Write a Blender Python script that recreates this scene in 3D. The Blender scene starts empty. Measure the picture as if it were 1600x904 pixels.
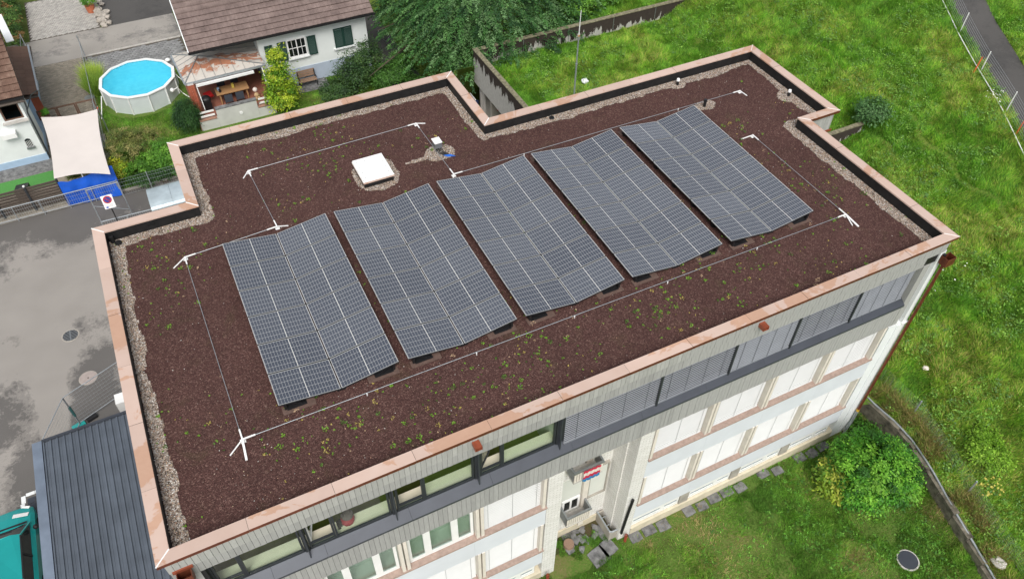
import bpy, math, random
import numpy as np
from mathutils import Vector, Matrix

# ------------------------------------------------------------------ camera, sky, sun, exposure
SC = bpy.context.scene
COL = SC.collection
CAM = np.array([3.744, -10.208, 28.688])
YAW, PITCH, ROLL, FPX = math.radians(26.832), math.radians(46.926), math.radians(0.78), 1226.27
_f = np.array([math.sin(YAW)*math.cos(PITCH), math.cos(YAW)*math.cos(PITCH), -math.sin(PITCH)])
_r = np.array([math.cos(YAW), -math.sin(YAW), 0.0]); _u = np.cross(_r, _f)
_r2 = math.cos(ROLL)*_r + math.sin(ROLL)*_u; _u2 = -math.sin(ROLL)*_r + math.cos(ROLL)*_u
RCAM = np.array([_r2, _u2, -_f])
cd = bpy.data.cameras.new('camera'); cam = bpy.data.objects.new('camera', cd); COL.objects.link(cam)
cd.sensor_width = 36.0; cd.lens = FPX/1600*36.0; cd.clip_start = 0.1; cd.clip_end = 2000
M4 = Matrix.Identity(4)
for i in range(3):
    M4[i][0], M4[i][1], M4[i][2], M4[i][3] = _r2[i], _u2[i], -_f[i], CAM[i]
cam.matrix_world = M4
SC.camera = cam

SUN_EL, SUN_AZ = math.radians(52), math.radians(200)      # azimuth clockwise from +Y
wd = bpy.data.worlds.new('World'); SC.world = wd; wd.use_nodes = True
_nt = wd.node_tree
_sky = _nt.nodes.new('ShaderNodeTexSky'); _sky.sky_type = 'NISHITA'; _sky.sun_disc = False
_sky.sun_elevation = SUN_EL; _sky.sun_rotation = SUN_AZ; _sky.altitude = 400
_sky.air_density = 1.0; _sky.dust_density = 4.0; _sky.ozone_density = 1.0
_hs = _nt.nodes.new('ShaderNodeHueSaturation'); _hs.inputs['Saturation'].default_value = 0.28
_bg = _nt.nodes['Background']; _bg.inputs['Strength'].default_value = 0.135
_nt.links.new(_sky.outputs[0], _hs.inputs['Color']); _nt.links.new(_hs.outputs[0], _bg.inputs['Color'])
sd = bpy.data.lights.new('sun', 'SUN'); sd.energy = 1.7; sd.angle = math.radians(30); sd.color = (1.0, 0.96, 0.9)
sun = bpy.data.objects.new('sun', sd); COL.objects.link(sun)
_sd = Vector((math.sin(SUN_AZ)*math.cos(SUN_EL), math.cos(SUN_AZ)*math.cos(SUN_EL), math.sin(SUN_EL)))
sun.rotation_euler = _sd.to_track_quat('Z', 'Y').to_euler()
SC.view_settings.view_transform = 'Standard'; SC.view_settings.look = 'None'
SC.view_settings.exposure = 0.35; SC.view_settings.gamma = 1.0; SC.view_settings.use_curve_mapping = False
SC.cycles.max_bounces = 6; SC.cycles.diffuse_bounces = 3; SC.cycles.glossy_bounces = 3
SC.cycles.transparent_max_bounces = 10; SC.cycles.transmission_bounces = 4
SC.cycles.caustics_reflective = False; SC.cycles.caustics_refractive = False
SC.cycles.use_denoising = True

# ------------------------------------------------------------------ helpers
rnd = random.Random(7)
RG = np.random.default_rng(11)
ORG = {}

def L(r, g, b):
    'sRGB 0-255 to linear'
    o = []
    for c in (r, g, b):
        c /= 255.0
        o.append(c/12.92 if c <= 0.04045 else ((c+0.055)/1.055)**2.4)
    return (o[0], o[1], o[2], 1.0)

def in_view(P, mu=110, mv=110):
    Y = (P - CAM) @ RCAM.T
    d = -Y[:, 2]; d = np.where(d < 0.5, 0.5, d)
    u = 800 + FPX*Y[:, 0]/d; v = 452 - FPX*Y[:, 1]/d
    return (u > -mu) & (u < 1600+mu) & (v > -mv) & (v < 904+mv) & (-Y[:, 2] > 1)

class NT:
    def __init__(s, name):
        s.m = bpy.data.materials.new(name); s.m.use_nodes = True
        s.t = s.m.node_tree; s.b = s.t.nodes['Principled BSDF']; s.out = s.t.nodes['Material Output']
        s._obj = None
    def n(s, ty, **kw):
        nd = s.t.nodes.new(ty)
        for k, v in kw.items(): setattr(nd, k, v)
        return nd
    def set(s, sock, v):
        if hasattr(v, 'links') or isinstance(v, bpy.types.NodeSocket): s.t.links.new(v, sock)
        else:
            if isinstance(v, (tuple, list)) and len(v) == 3 and sock.type == 'RGBA': v = tuple(v)+(1.0,)
            sock.default_value = v
    def obj(s):
        if s._obj is None: s._obj = s.n('ShaderNodeTexCoord').outputs['Object']
        return s._obj
    def pos(s):
        return s.n('ShaderNodeNewGeometry').outputs['Position']
    def mapping(s, vec, scale=(1, 1, 1), rot=(0, 0, 0), loc=(0, 0, 0)):
        m = s.n('ShaderNodeMapping'); s.set(m.inputs['Vector'], vec)
        m.inputs['Scale'].default_value = scale; m.inputs['Rotation'].default_value = rot; m.inputs['Location'].default_value = loc
        return m.outputs[0]
    def noise(s, scale, detail=3, rough=0.6, vec=None, dist=0.0, color=False):
        nd = s.n('ShaderNodeTexNoise'); s.set(nd.inputs['Vector'], vec if vec is not None else s.pos())
        nd.inputs['Scale'].default_value = scale; nd.inputs['Detail'].default_value = detail
        nd.inputs['Roughness'].default_value = rough; nd.inputs['Distortion'].default_value = dist
        return nd.outputs['Color' if color else 'Fac']
    def voro(s, scale, vec=None, feature='F1', out='Color', rand=1.0):
        nd = s.n('ShaderNodeTexVoronoi', feature=feature); s.set(nd.inputs['Vector'], vec if vec is not None else s.pos())
        nd.inputs['Scale'].default_value = scale; nd.inputs['Randomness'].default_value = rand
        return nd.outputs[out]
    def ramp(s, fac, stops, interp='LINEAR'):
        nd = s.n('ShaderNodeValToRGB'); nd.color_ramp.interpolation = interp
        e = nd.color_ramp.elements
        while len(e) < len(stops): e.new(0.5)
        for k, (p, c) in enumerate(stops):
            e[k].position = p
            e[k].color = (c, c, c, 1) if isinstance(c, (int, float)) else (tuple(c)+(1,))[:4]
        s.set(nd.inputs[0], fac); return nd.outputs[0]
    def mix(s, fac, a, b, mode='MIX'):
        nd = s.n('ShaderNodeMix', data_type='RGBA', blend_type=mode)
        s.set(nd.inputs[0], fac); s.set(nd.inputs[6], a); s.set(nd.inputs[7], b); return nd.outputs[2]
    def math(s, op, a, b=0.0, c=0.0):
        nd = s.n('ShaderNodeMath', operation=op); s.set(nd.inputs[0], a); s.set(nd.inputs[1], b); s.set(nd.inputs[2], c)
        return nd.outputs[0]
    def bump(s, h, strength=0.5, dist=0.02):
        nd = s.n('ShaderNodeBump'); s.set(nd.inputs['Height'], h)
        nd.inputs['Strength'].default_value = strength; nd.inputs['Distance'].default_value = dist
        s.t.links.new(nd.outputs[0], s.b.inputs['Normal']); return nd.outputs[0]
    def rand(s):
        return s.n('ShaderNodeObjectInfo').outputs['Random']
    def attr(s, name='col'):
        return s.n('ShaderNodeAttribute', attribute_name=name).outputs['Color']
    def fin(s, color=None, rough=0.6, metal=0.0, spec=None):
        if color is not None: s.set(s.b.inputs['Base Color'], color)
        s.set(s.b.inputs['Roughness'], rough); s.set(s.b.inputs['Metallic'], metal)
        if spec is not None: s.set(s.b.inputs['Specular IOR Level'], spec)
        return s.m

def plain(name, rgb, rough=0.6, metal=0.0, var=0.08, scale=6.0, bump=0.0, spec=None, piece=0.0):
    'paint-like material: a colour with slight uneven wear'
    t = NT(name); c = L(*rgb) if max(rgb) > 1.5 else tuple(rgb)+(1,)
    n = t.noise(scale, 4)
    dark = tuple(x*(1-2*var) for x in c[:3]); lite = tuple(min(1, x*(1+var)) for x in c[:3])
    col = t.ramp(n, [(0.3, dark), (0.7, lite)])
    if piece:
        r = t.math('MULTIPLY_ADD', t.rand(), 2*piece, 1-piece)
        hv = t.n('ShaderNodeHueSaturation'); t.set(hv.inputs['Value'], r); t.set(hv.inputs['Color'], col); col = hv.outputs[0]
    if bump: t.bump(t.noise(scale*8, 3), bump, 0.01)
    return t.fin(col, rough, metal, spec)

class MB:
    'collects vertices and faces in world coordinates; build() links ONE mesh object'
    def __init__(s): s.v = []; s.f = []; s.mi = []
    def face(s, pts, mi=0):
        b = len(s.v); s.v += [tuple(p) for p in pts]; s.f.append(tuple(range(b, b+len(pts)))); s.mi.append(mi); return s
    def box(s, x0, x1, y0, y1, z0, z1, mi=0):
        b = len(s.v)
        s.v += [(x0,y0,z0),(x1,y0,z0),(x1,y1,z0),(x0,y1,z0),(x0,y0,z1),(x1,y0,z1),(x1,y1,z1),(x0,y1,z1)]
        for q in ((3,2,1,0),(4,5,6,7),(0,1,5,4),(1,2,6,5),(2,3,7,6),(3,0,4,7)):
            s.f.append(tuple(b+i for i in q)); s.mi.append(mi)
        return s
    def obox(s, c, ax, ay, az, hx, hy, hz, mi=0):
        c = Vector(c); X = Vector(ax).normalized()*hx; Y = Vector(ay).normalized()*hy; Z = Vector(az).normalized()*hz
        b = len(s.v)
        for sx, sy, sz in ((-1,-1,-1),(1,-1,-1),(1,1,-1),(-1,1,-1),(-1,-1,1),(1,-1,1),(1,1,1),(-1,1,1)):
            s.v.append(tuple(c+X*sx+Y*sy+Z*sz))
        for q in ((3,2,1,0),(4,5,6,7),(0,1,5,4),(1,2,6,5),(2,3,7,6),(3,0,4,7)):
            s.f.append(tuple(b+i for i in q)); s.mi.append(mi)
        return s
    def bar(s, p0, p1, w, h, mi=0, up=(0,0,1)):
        p0 = Vector(p0); p1 = Vector(p1); d = p1-p0; ln = d.length; d.normalize()
        sd_ = d.cross(Vector(up))
        if sd_.length < 1e-4: sd_ = d.cross(Vector((1,0,0)))
        sd_.normalize(); uu = sd_.cross(d)
        return s.obox((p0+p1)/2, d, sd_, uu, ln/2, w/2, h/2, mi)
    def tube(s, p0, p1, r0, r1=None, n=8, mi=0, caps=True):
        r1 = r0 if r1 is None else r1
        p0 = Vector(p0); p1 = Vector(p1); d = (p1-p0).normalized()
        a = d.orthogonal().normalized(); c = d.cross(a); b = len(s.v)
        for p, r in ((p0, r0), (p1, r1)):
            for k in range(n):
                t = 2*math.pi*k/n; s.v.append(tuple(p + (a*math.cos(t)+c*math.sin(t))*r))
        for k in range(n):
            k2 = (k+1) % n; s.f.append((b+k, b+k2, b+n+k2, b+n+k)); s.mi.append(mi)
        if caps:
            s.f.append(tuple(b+k for k in reversed(range(n)))); s.mi.append(mi)
            s.f.append(tuple(b+n+k for k in range(n))); s.mi.append(mi)
        return s
    def path(s, pts, r, n=8, mi=0):
        for a, b in zip(pts[:-1], pts[1:]): s.tube(a, b, r, r, n, mi)
        return s
    def prism(s, poly, z0, z1, mi=0):
        'poly counter-clockwise in xy; z may be numbers or per-vertex lists'
        n = len(poly); b = len(s.v)
        Z0 = z0 if isinstance(z0, (list, tuple)) else [z0]*n; Z1 = z1 if isinstance(z1, (list, tuple)) else [z1]*n
        s.v += [(p[0], p[1], Z0[i]) for i, p in enumerate(poly)] + [(p[0], p[1], Z1[i]) for i, p in enumerate(poly)]
        s.f.append(tuple(b+i for i in reversed(range(n)))); s.mi.append(mi)
        s.f.append(tuple(b+n+i for i in range(n))); s.mi.append(mi)
        for i in range(n):
            j = (i+1) % n; s.f.append((b+i, b+j, b+n+j, b+n+i)); s.mi.append(mi)
        return s
    def xprism(s, prof, x0, x1, mi=0):
        'profile in (y,z), extruded along x'
        n = len(prof); b = len(s.v)
        s.v += [(x0, p[0], p[1]) for p in prof] + [(x1, p[0], p[1]) for p in prof]
        s.f.append(tuple(b+i for i in range(n))); s.mi.append(mi)
        s.f.append(tuple(b+n+i for i in reversed(range(n)))); s.mi.append(mi)
        for i in range(n):
            j = (i+1) % n; s.f.append((b+j, b+i, b+n+i, b+n+j)); s.mi.append(mi)
        return s
    def ball(s, c, r, nu=10, nv=7, mi=0, sz=1.0):
        b = len(s.v); c = Vector(c)
        s.v.append((c.x, c.y, c.z-r*sz))
        for j in range(1, nv):
            ph = -math.pi/2+math.pi*j/nv
            for k in range(nu):
                t = 2*math.pi*k/nu
                s.v.append((c.x+r*math.cos(ph)*math.cos(t), c.y+r*math.cos(ph)*math.sin(t), c.z+r*sz*math.sin(ph)))
        s.v.append((c.x, c.y, c.z+r*sz)); top = len(s.v)-1
        for k in range(nu):
            k2 = (k+1) % nu
            s.f.append((b, b+1+k2, b+1+k)); s.mi.append(mi)
            s.f.append((top, b+1+(nv-2)*nu+k, b+1+(nv-2)*nu+k2)); s.mi.append(mi)
            for j in range(nv-2):
                s.f.append((b+1+j*nu+k, b+1+j*nu+k2, b+1+(j+1)*nu+k2, b+1+(j+1)*nu+k)); s.mi.append(mi)
        return s
    def mesh(s, name, mats, org=(0,0,0), smooth=False):
        me = bpy.data.meshes.new(name)
        me.from_pydata([(v[0]-org[0], v[1]-org[1], v[2]-org[2]) for v in s.v], [], s.f)
        for m in (mats if isinstance(mats, (list, tuple)) else [mats]): me.materials.append(m)
        if any(s.mi): me.polygons.foreach_set('material_index', s.mi)
        if smooth: me.polygons.foreach_set('use_smooth', [True]*len(s.f))
        me.update(); return me
    def build(s, name, mats, parent=None, at=None, smooth=False):
        org = ORG.get(parent, (0,0,0)) if parent is not None else (at or (0,0,0))
        o = bpy.data.objects.new(name, s.mesh(name, mats, org, smooth)); COL.objects.link(o)
        if parent is not None: o.parent = parent
        else: o.location = org
        ORG[o] = org
        return o

def put(name, me, parent=None, loc=(0,0,0), rot=None):
    'an object that shares mesh data; loc in world coordinates'
    o = bpy.data.objects.new(name, me); COL.objects.link(o)
    org = ORG.get(parent, (0,0,0)) if parent is not None else (0,0,0)
    o.location = (loc[0]-org[0], loc[1]-org[1], loc[2]-org[2])
    if rot: o.rotation_euler = rot
    if parent is not None: o.parent = parent
    ORG[o] = tuple(loc)
    return o

def tag(o, label=None, cat=None, group=None, kind=None):
    if label: o['label'] = label
    if cat: o['category'] = cat
    if group: o['group'] = group
    if kind: o['kind'] = kind
    return o

def thing(name, label, cat, loc=(0,0,0), group=None):
    o = bpy.data.objects.new(name, None); o.empty_display_size = 0.2; COL.objects.link(o); o.location = loc
    ORG[o] = tuple(loc); return tag(o, label, cat, group)

def np_mesh(name, V, F, mat, colors=None, parent=None, org=(0,0,0), smooth=False):
    V = np.asarray(V, dtype=np.float32) - np.asarray(org, dtype=np.float32); F = np.asarray(F, dtype=np.int32)
    m, k = F.shape; me = bpy.data.meshes.new(name)
    me.vertices.add(len(V)); me.vertices.foreach_set('co', V.ravel())
    me.loops.add(m*k); me.loops.foreach_set('vertex_index', F.ravel())
    me.polygons.add(m); me.polygons.foreach_set('loop_start', np.arange(0, m*k, k, dtype=np.int32))
    if smooth: me.polygons.foreach_set('use_smooth', np.ones(m, dtype=bool))
    me.update(calc_edges=True)
    if colors is not None:
        C = np.ones((len(V), 4), dtype=np.float32); C[:, :3] = colors
        a = me.color_attributes.new('col', 'FLOAT_COLOR', 'POINT'); a.data.foreach_set('color', C.ravel())
    me.materials.append(mat)
    o = bpy.data.objects.new(name, me); COL.objects.link(o)
    if parent is not None: o.parent = parent
    else: o.location = org
    ORG[o] = tuple(org)
    return o

def vnoise(x, y, scale, seed=0):
    'smooth value noise 0..1'
    r = np.random.default_rng(seed).random((64, 64))
    x = np.asarray(x)*scale+17.3; y = np.asarray(y)*scale+5.1
    xi = np.floor(x).astype(int); yi = np.floor(y).astype(int); fx = x-xi; fy = y-yi
    fx = fx*fx*(3-2*fx); fy = fy*fy*(3-2*fy)
    a = r[xi % 64, yi % 64]; b = r[(xi+1) % 64, yi % 64]; c = r[xi % 64, (yi+1) % 64]; d = r[(xi+1) % 64, (yi+1) % 64]
    return a*(1-fx)*(1-fy)+b*fx*(1-fy)+c*(1-fx)*fy+d*fx*fy

def fbm(x, y, scale, seed=0, oct=3):
    v = 0; a = 0.5; t = 0
    for o in range(oct):
        v = v+a*vnoise(x, y, scale*2**o, seed+o); t += a; a *= 0.5
    return v/t

def unit(a):
    return a/np.maximum(np.linalg.norm(a, axis=1, keepdims=True), 1e-9)

def leaf_quads(P, Nrm, D, ln, wd_):
    'rhombic leaves: centre P, leaf normal Nrm, pointing D'
    D = unit(D - Nrm*np.sum(D*Nrm, 1, keepdims=True)); S = np.cross(Nrm, D)
    ln = np.asarray(ln).reshape(-1, 1); wd_ = np.asarray(wd_).reshape(-1, 1)
    a = P-D*ln*0.5; b = P+S*wd_*0.5+Nrm*wd_*0.12; c = P+D*ln*0.5; d = P-S*wd_*0.5+Nrm*wd_*0.12
    V = np.stack([a, b, c, d], 1).reshape(-1, 3); F = np.arange(len(P)*4).reshape(-1, 4)
    return V, F

def blades(P, h, w, lean, rg, comb=None):
    'grass blades as single triangles'
    n = len(P); t = rg.random(n)*2*np.pi
    S = np.stack([np.cos(t), np.sin(t), np.zeros(n)], 1)*(w/2)[:, None]
    t2 = rg.random(n)*2*np.pi if comb is None else comb+rg.normal(0, 0.9, n)
    tip = P + np.stack([np.cos(t2)*lean*h, np.sin(t2)*lean*h, h], 1)
    V = np.stack([P-S, P+S, tip], 1).reshape(-1, 3); F = np.arange(n*3).reshape(-1, 3)
    return V, F
# ------------------------------------------------------------------ materials
MT = {}

def m_asphalt(name, lo, hi, seed=0.0, stains=()):
    'worn asphalt; stains are damp, tyre-polished areas with a place and size of their own: (x, y, rx, ry, depth)'
    t = NT(name); w0 = t.pos(); p = t.mapping(w0, loc=(seed, seed*0.7, 0)); sp = t.n('ShaderNodeSeparateXYZ'); t.set(sp.inputs[0], w0)
    big = t.noise(0.2, 5, 0.6, p, 0.4); mid = t.noise(1.1, 5, 0.7, p, 0.5); fray = t.noise(6, 6, 0.8, p, 0.3); fine = t.noise(38, 2, 0.6, p)
    s = t.math('ADD', t.math('MULTIPLY', big, 0.62), t.math('MULTIPLY_ADD', mid, 0.22, t.math('MULTIPLY', fray, 0.22)))
    for x, y, rx, ry, dep in stains:
        dx = t.math('DIVIDE', t.math('SUBTRACT', sp.outputs[0], x), rx); dy = t.math('DIVIDE', t.math('SUBTRACT', sp.outputs[1], y), ry)
        r2 = t.math('MULTIPLY_ADD', dx, dx, t.math('MULTIPLY', dy, dy))
        s = t.math('SUBTRACT', s, t.math('MULTIPLY', t.math('MAXIMUM', t.math('SUBTRACT', 1.0, r2), 0.0), dep))
    midc = tuple(l*0.45+h*0.55 for l, h in zip(lo, hi))
    patch = t.ramp(s, [(0.455, lo), (0.475, midc), (0.50, midc), (0.515, hi)])
    grain = t.ramp(fine, [(0.25, 0.78), (0.75, 1.14)])
    col = t.mix(1.0, patch, grain, 'MULTIPLY'); tone = t.ramp(t.noise(0.5, 3, 0.5, p), [(0.3, 0.92), (0.7, 1.06)]); col = t.mix(1.0, col, tone, 'MULTIPLY')
    t.bump(fine, 0.25, 0.01)
    return t.fin(col, 0.8, spec=0.3)

MT['asphalt'] = m_asphalt('asphalt', L(104, 101, 98), L(152, 147, 141), 41.0, [(-3, 29.5, 9, 3.6, 0.13), (-3.3, 16.5, 1.5, 6.0, 0.15), (-7.4, 16.8, 1.5, 2.4, 0.15), (-6.3, 12.5, 1.2, 2.5, 0.1), (-4.5, 23.6, 6, 2.6, -0.16), (-5.3, 17.0, 0.7, 6, -0.14)])
MT['road'] = m_asphalt('road_asphalt', L(120, 117, 114), L(160, 155, 148), 3.0)
MT['dark_asphalt'] = m_asphalt('dark_asphalt', L(70, 69, 68), L(84, 82, 80), 9.0)

def m_copper():
    t = NT('copper'); p = t.pos()
    n = t.noise(0.5, 5, 0.6, p, 1.0); n2 = t.noise(3.2, 4, 0.6, p, 0.6)
    s = t.math('MULTIPLY_ADD', n2, 0.12, n)
    pink = t.mix(t.noise(1.3, 3), L(214, 190, 177), L(200, 172, 156))
    org = t.mix(n2, L(204, 162, 132), L(182, 134, 104))
    edge = t.ramp(s, [(0.61, 0.0), (0.63, 0.7)])
    col = t.mix(edge, pink, org)
    sp = t.noise(26, 2); col = t.mix(t.ramp(sp, [(0.70, 0.0), (0.78, 0.35)]), col, L(150, 110, 90))
    hv = t.n('ShaderNodeHueSaturation'); t.set(hv.inputs['Color'], col); t.set(hv.inputs['Value'], t.math('MULTIPLY_ADD', t.rand(), 0.14, 0.92))
    t.bump(t.noise(1.6, 3), 0.12, 0.02)
    return t.fin(hv.outputs[0], t.ramp(n2, [(0.3, 0.38), (0.7, 0.6)]), 0.12)
MT['copper'] = m_copper()
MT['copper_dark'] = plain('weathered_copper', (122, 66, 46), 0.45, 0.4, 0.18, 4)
MT['copper_fresh'] = plain('red_copper', (176, 96, 70), 0.4, 0.5, 0.15, 5)

def m_membrane():
    t = NT('black_membrane'); n = t.noise(5, 4); t.bump(t.noise(2.4, 4, 0.6, None, 2.0), 0.35, 0.03)
    return t.fin(t.ramp(n, [(0.3, L(22, 22, 23)), (0.75, L(38, 38, 39))]), 0.55, spec=0.35)
MT['membrane'] = m_membrane()

def m_substrate():
    t = NT('roof_substrate'); p = t.pos()
    cell = t.voro(34, p, 'F1', 'Color'); sp = t.n('ShaderNodeSeparateColor'); t.set(sp.inputs[0], cell)
    grain = t.ramp(sp.outputs[0], [(0.0, L(68, 47, 44)), (0.45, L(82, 57, 53)), (0.8, L(94, 67, 62)), (0.97, L(120, 94, 86))])
    big = t.noise(0.7, 4, 0.6, p)
    col = t.mix(1.0, grain, t.ramp(big, [(0.25, 0.82), (0.75, 1.12)]), 'MULTIPLY')
    moss = t.ramp(t.noise(1.1, 5, 0.7, p, 0.5), [(0.56, 0.0), (0.74, 0.42)])
    col = t.mix(moss, col, L(82, 76, 52))
    t.bump(t.voro(30, p, 'F1', 'Distance'), 0.9, 0.03)
    return t.fin(col, 0.9, spec=0.2)
MT['substrate'] = m_substrate()

def m_gravel_base():
    t = NT('gravel_bed'); p = t.pos()
    cell = t.voro(30, p, 'F1', 'Color'); sp = t.n('ShaderNodeSeparateColor'); t.set(sp.inputs[0], cell)
    col = t.ramp(sp.outputs[1], [(0.0, L(78, 66, 56)), (0.3, L(132, 118, 106)), (0.6, L(170, 158, 146)), (0.85, L(192, 170, 152)), (0.98, L(226, 222, 216))])
    t.bump(t.voro(30, p, 'F1', 'Distance'), 1.0, 0.03)
    return t.fin(col, 0.85, spec=0.3)
MT['gravel_bed'] = m_gravel_base()

def m_attr(name, rough=0.8, spec=0.25, transl=0.0, var=0.0):
    t = NT(name); c = t.attr()
    t.fin(c, rough, spec=spec)
    if transl:
        tr = t.n('ShaderNodeBsdfTranslucent'); t.set(tr.inputs['Color'], t.mix(1.0, c, (1.15, 1.15, 0.8, 1), 'MULTIPLY'))
        mx = t.n('ShaderNodeMixShader'); mx.inputs[0].default_value = transl
        t.t.links.new(t.b.outputs[0], mx.inputs[1]); t.t.links.new(tr.outputs[0], mx.inputs[2]); t.t.links.new(mx.outputs[0], t.out.inputs['Surface'])
    return t.m
MT['stone_attr'] = m_attr('loose_stones', 0.85, 0.3)
MT['leaf'] = m_attr('leaves', 0.55, 0.35, 0.3)
MT['grass'] = m_attr('grass_blades', 0.6, 0.3, 0.3)

def m_grass_ground(name, stops, sc=1.0):
    t = NT(name); p = t.pos()
    a = t.noise(0.35*sc, 5, 0.65, p, 0.8); b = t.noise(9*sc, 4, 0.7, p); s = t.math('MULTIPLY_ADD', b, 0.55, t.math('MULTIPLY', a, 0.6))
    t.bump(b, 0.9, 0.06)
    return t.fin(t.ramp(s, stops), 0.95, spec=0.1)
MT['meadow'] = m_grass_ground('meadow_ground', [(0.36, L(66, 82, 36)), (0.52, L(84, 110, 44)), (0.62, L(106, 126, 54)), (0.76, L(126, 130, 70))])
MT['lawn'] = m_grass_ground('lawn_ground', [(0.36, L(96, 84, 60)), (0.47, L(84, 100, 48)), (0.58, L(92, 122, 52)), (0.72, L(122, 118, 74)), (0.8, L(140, 124, 96))], 1.4)
MT['soil'] = m_grass_ground('soil', [(0.3, L(60, 50, 38)), (0.5, L(92, 80, 62)), (0.62, L(74, 84, 44)), (0.8, L(126, 116, 100))], 2.0)
MT['far_ground'] = m_grass_ground('far_ground', [(0.3, L(64, 80, 36)), (0.6, L(90, 104, 52)), (0.8, L(110, 104, 72))], 0.4)

def m_boards(name, c0, c1, vscale=1.0):
    t = NT(name); g = t.noise(14, 4, 0.6, t.mapping(t.pos(), (3.0, 3.0, 0.35)))
    col = t.ramp(g, [(0.25, c0), (0.75, c1)])
    hv = t.n('ShaderNodeHueSaturation'); t.set(hv.inputs['Color'], col); t.set(hv.inputs['Value'], t.math('MULTIPLY_ADD', t.rand(), 0.16, 0.92))
    t.bump(g, 0.2, 0.01)
    return t.fin(hv.outputs[0], 0.75, spec=0.25)
MT['board'] = m_boards('grey_boards', L(160, 160, 156), L(178, 178, 174))
MT['board_low'] = m_boards('grey_boards_low', L(150, 150, 148), L(168, 168, 165))
MT['wood_dark'] = m_boards('weathered_planks', L(74, 66, 60), L(112, 102, 94))
MT['wood_warm'] = m_boards('warm_wood', L(150, 112, 76), L(186, 146, 104))
MT['wood_bench'] = m_boards('bench_wood', L(124, 100, 84), L(160, 134, 114))
MT['wood_brown'] = m_boards('brown_wood', L(92, 70, 58), L(124, 98, 84))

MT['white_paint'] = plain('white_render', (232, 235, 235), 0.75, 0, 0.03, 1.5, 0.08)
MT['white_house'] = plain('house_render', (226, 231, 229), 0.8, 0, 0.03, 1.2, 0.08)
MT['pale_blue'] = plain('pale_blue_panel', (218, 222, 228), 0.6, 0, 0.03, 1.0)
MT['plinth_blue'] = plain('blue_grey_plinth', (176, 188, 204), 0.8, 0, 0.04, 1.5)
MT['plinth_cream'] = plain('cream_plinth', (206, 196, 172), 0.85, 0, 0.09, 3, 0.1)
MT['blind_white'] = plain('white_lamella', (212, 213, 212), 0.5, 0, 0.02, 2)
MT['blind_tape'] = plain('blind_tape', (170, 172, 172), 0.7)
MT['blind_grey'] = plain('grey_lamella', (136, 140, 146), 0.45, 0.1, 0.05, 2)
MT['anthracite'] = plain('anthracite_metal', (68, 72, 80), 0.45, 0.25, 0.06, 2)
MT['anthracite_dark'] = plain('dark_frame', (52, 56, 60), 0.45, 0.1, 0.06, 2)
MT['cream_post'] = plain('cream_post', (224, 216, 204), 0.6, 0, 0.05, 3)
MT['stone_sill'] = plain('pink_stone', (166, 144, 132), 0.7, 0, 0.12, 9)
MT['concrete'] = plain('concrete', (168, 162, 152), 0.85, 0, 0.12, 2.5, 0.15)
MT['concrete_light'] = plain('light_concrete', (196, 192, 186), 0.85, 0, 0.08, 2.5, 0.15)
MT['terrace_wall'] = plain('terrace_render', (198, 198, 192), 0.85, 0, 0.06, 1.4, 0.1)
MT['white_plastic'] = plain('white_plastic', (240, 240, 238), 0.4, 0, 0.03, 3)
MT['grey_metal'] = plain('grey_metal', (150, 154, 156), 0.4, 0.6, 0.08, 5)
MT['galv'] = plain('galvanised_steel', (176, 182, 186), 0.42, 0.5, 0.08, 6)
MT['black'] = plain('black_plastic', (28, 28, 30), 0.5, 0, 0.1, 5)
MT['cream_board'] = plain('cream_board', (232, 224, 202), 0.6, 0, 0.03, 2)
MT['inside_white'] = plain('inside_white', (214, 216, 208), 0.8, 0, 0.03, 1)
MT['olive_floor'] = plain('olive_floor', (112, 122, 52), 0.8, 0, 0.06, 4)
MT['shutter'] = plain('green_shutter', (34, 66, 58), 0.5, 0, 0.08, 5)
MT['red'] = plain('red_paint', (186, 34, 36), 0.5)
MT['orange'] = plain('orange_plastic', (214, 92, 46), 0.5)
MT['red_pipe'] = plain('rust_red_pipe', (158, 72, 54), 0.5, 0, 0.1, 8)
MT['blue'] = plain('blue_plastic', (32, 110, 214), 0.5)
MT['navy'] = plain('navy_paint', (38, 52, 84), 0.5)
MT['teal_car'] = None
MT['rubber'] = plain('rubber', (30, 30, 32), 0.8)
MT['turf'] = plain('artificial_turf', (76, 140, 66), 0.9, 0, 0.08, 12, 0.3)
MT['paver_light'] = plain('light_paver', (168, 164, 158), 0.85, 0, 0.14, 3.0, 0.2)
MT['paver_brown'] = plain('brown_paver', (146, 138, 124), 0.85, 0, 0.16, 2.0, 0.2)
MT['paver_dark'] = plain('dark_paver', (132, 132, 132), 0.85, 0, 0.14, 2.0, 0.2)
MT['paver_joint'] = plain('paver_joint', (92, 86, 78), 0.95, 0, 0.12, 3)
MT['slab'] = plain('garden_slab', (122, 122, 122), 0.9, 0, 0.3, 4.5, 0.5)
MT['sail'] = plain('shade_cloth', (214, 206, 200), 0.85, 0, 0.02, 1.0)
MT['gold_leaf'] = plain('tan_fabric', (190, 160, 120), 0.8)

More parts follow.
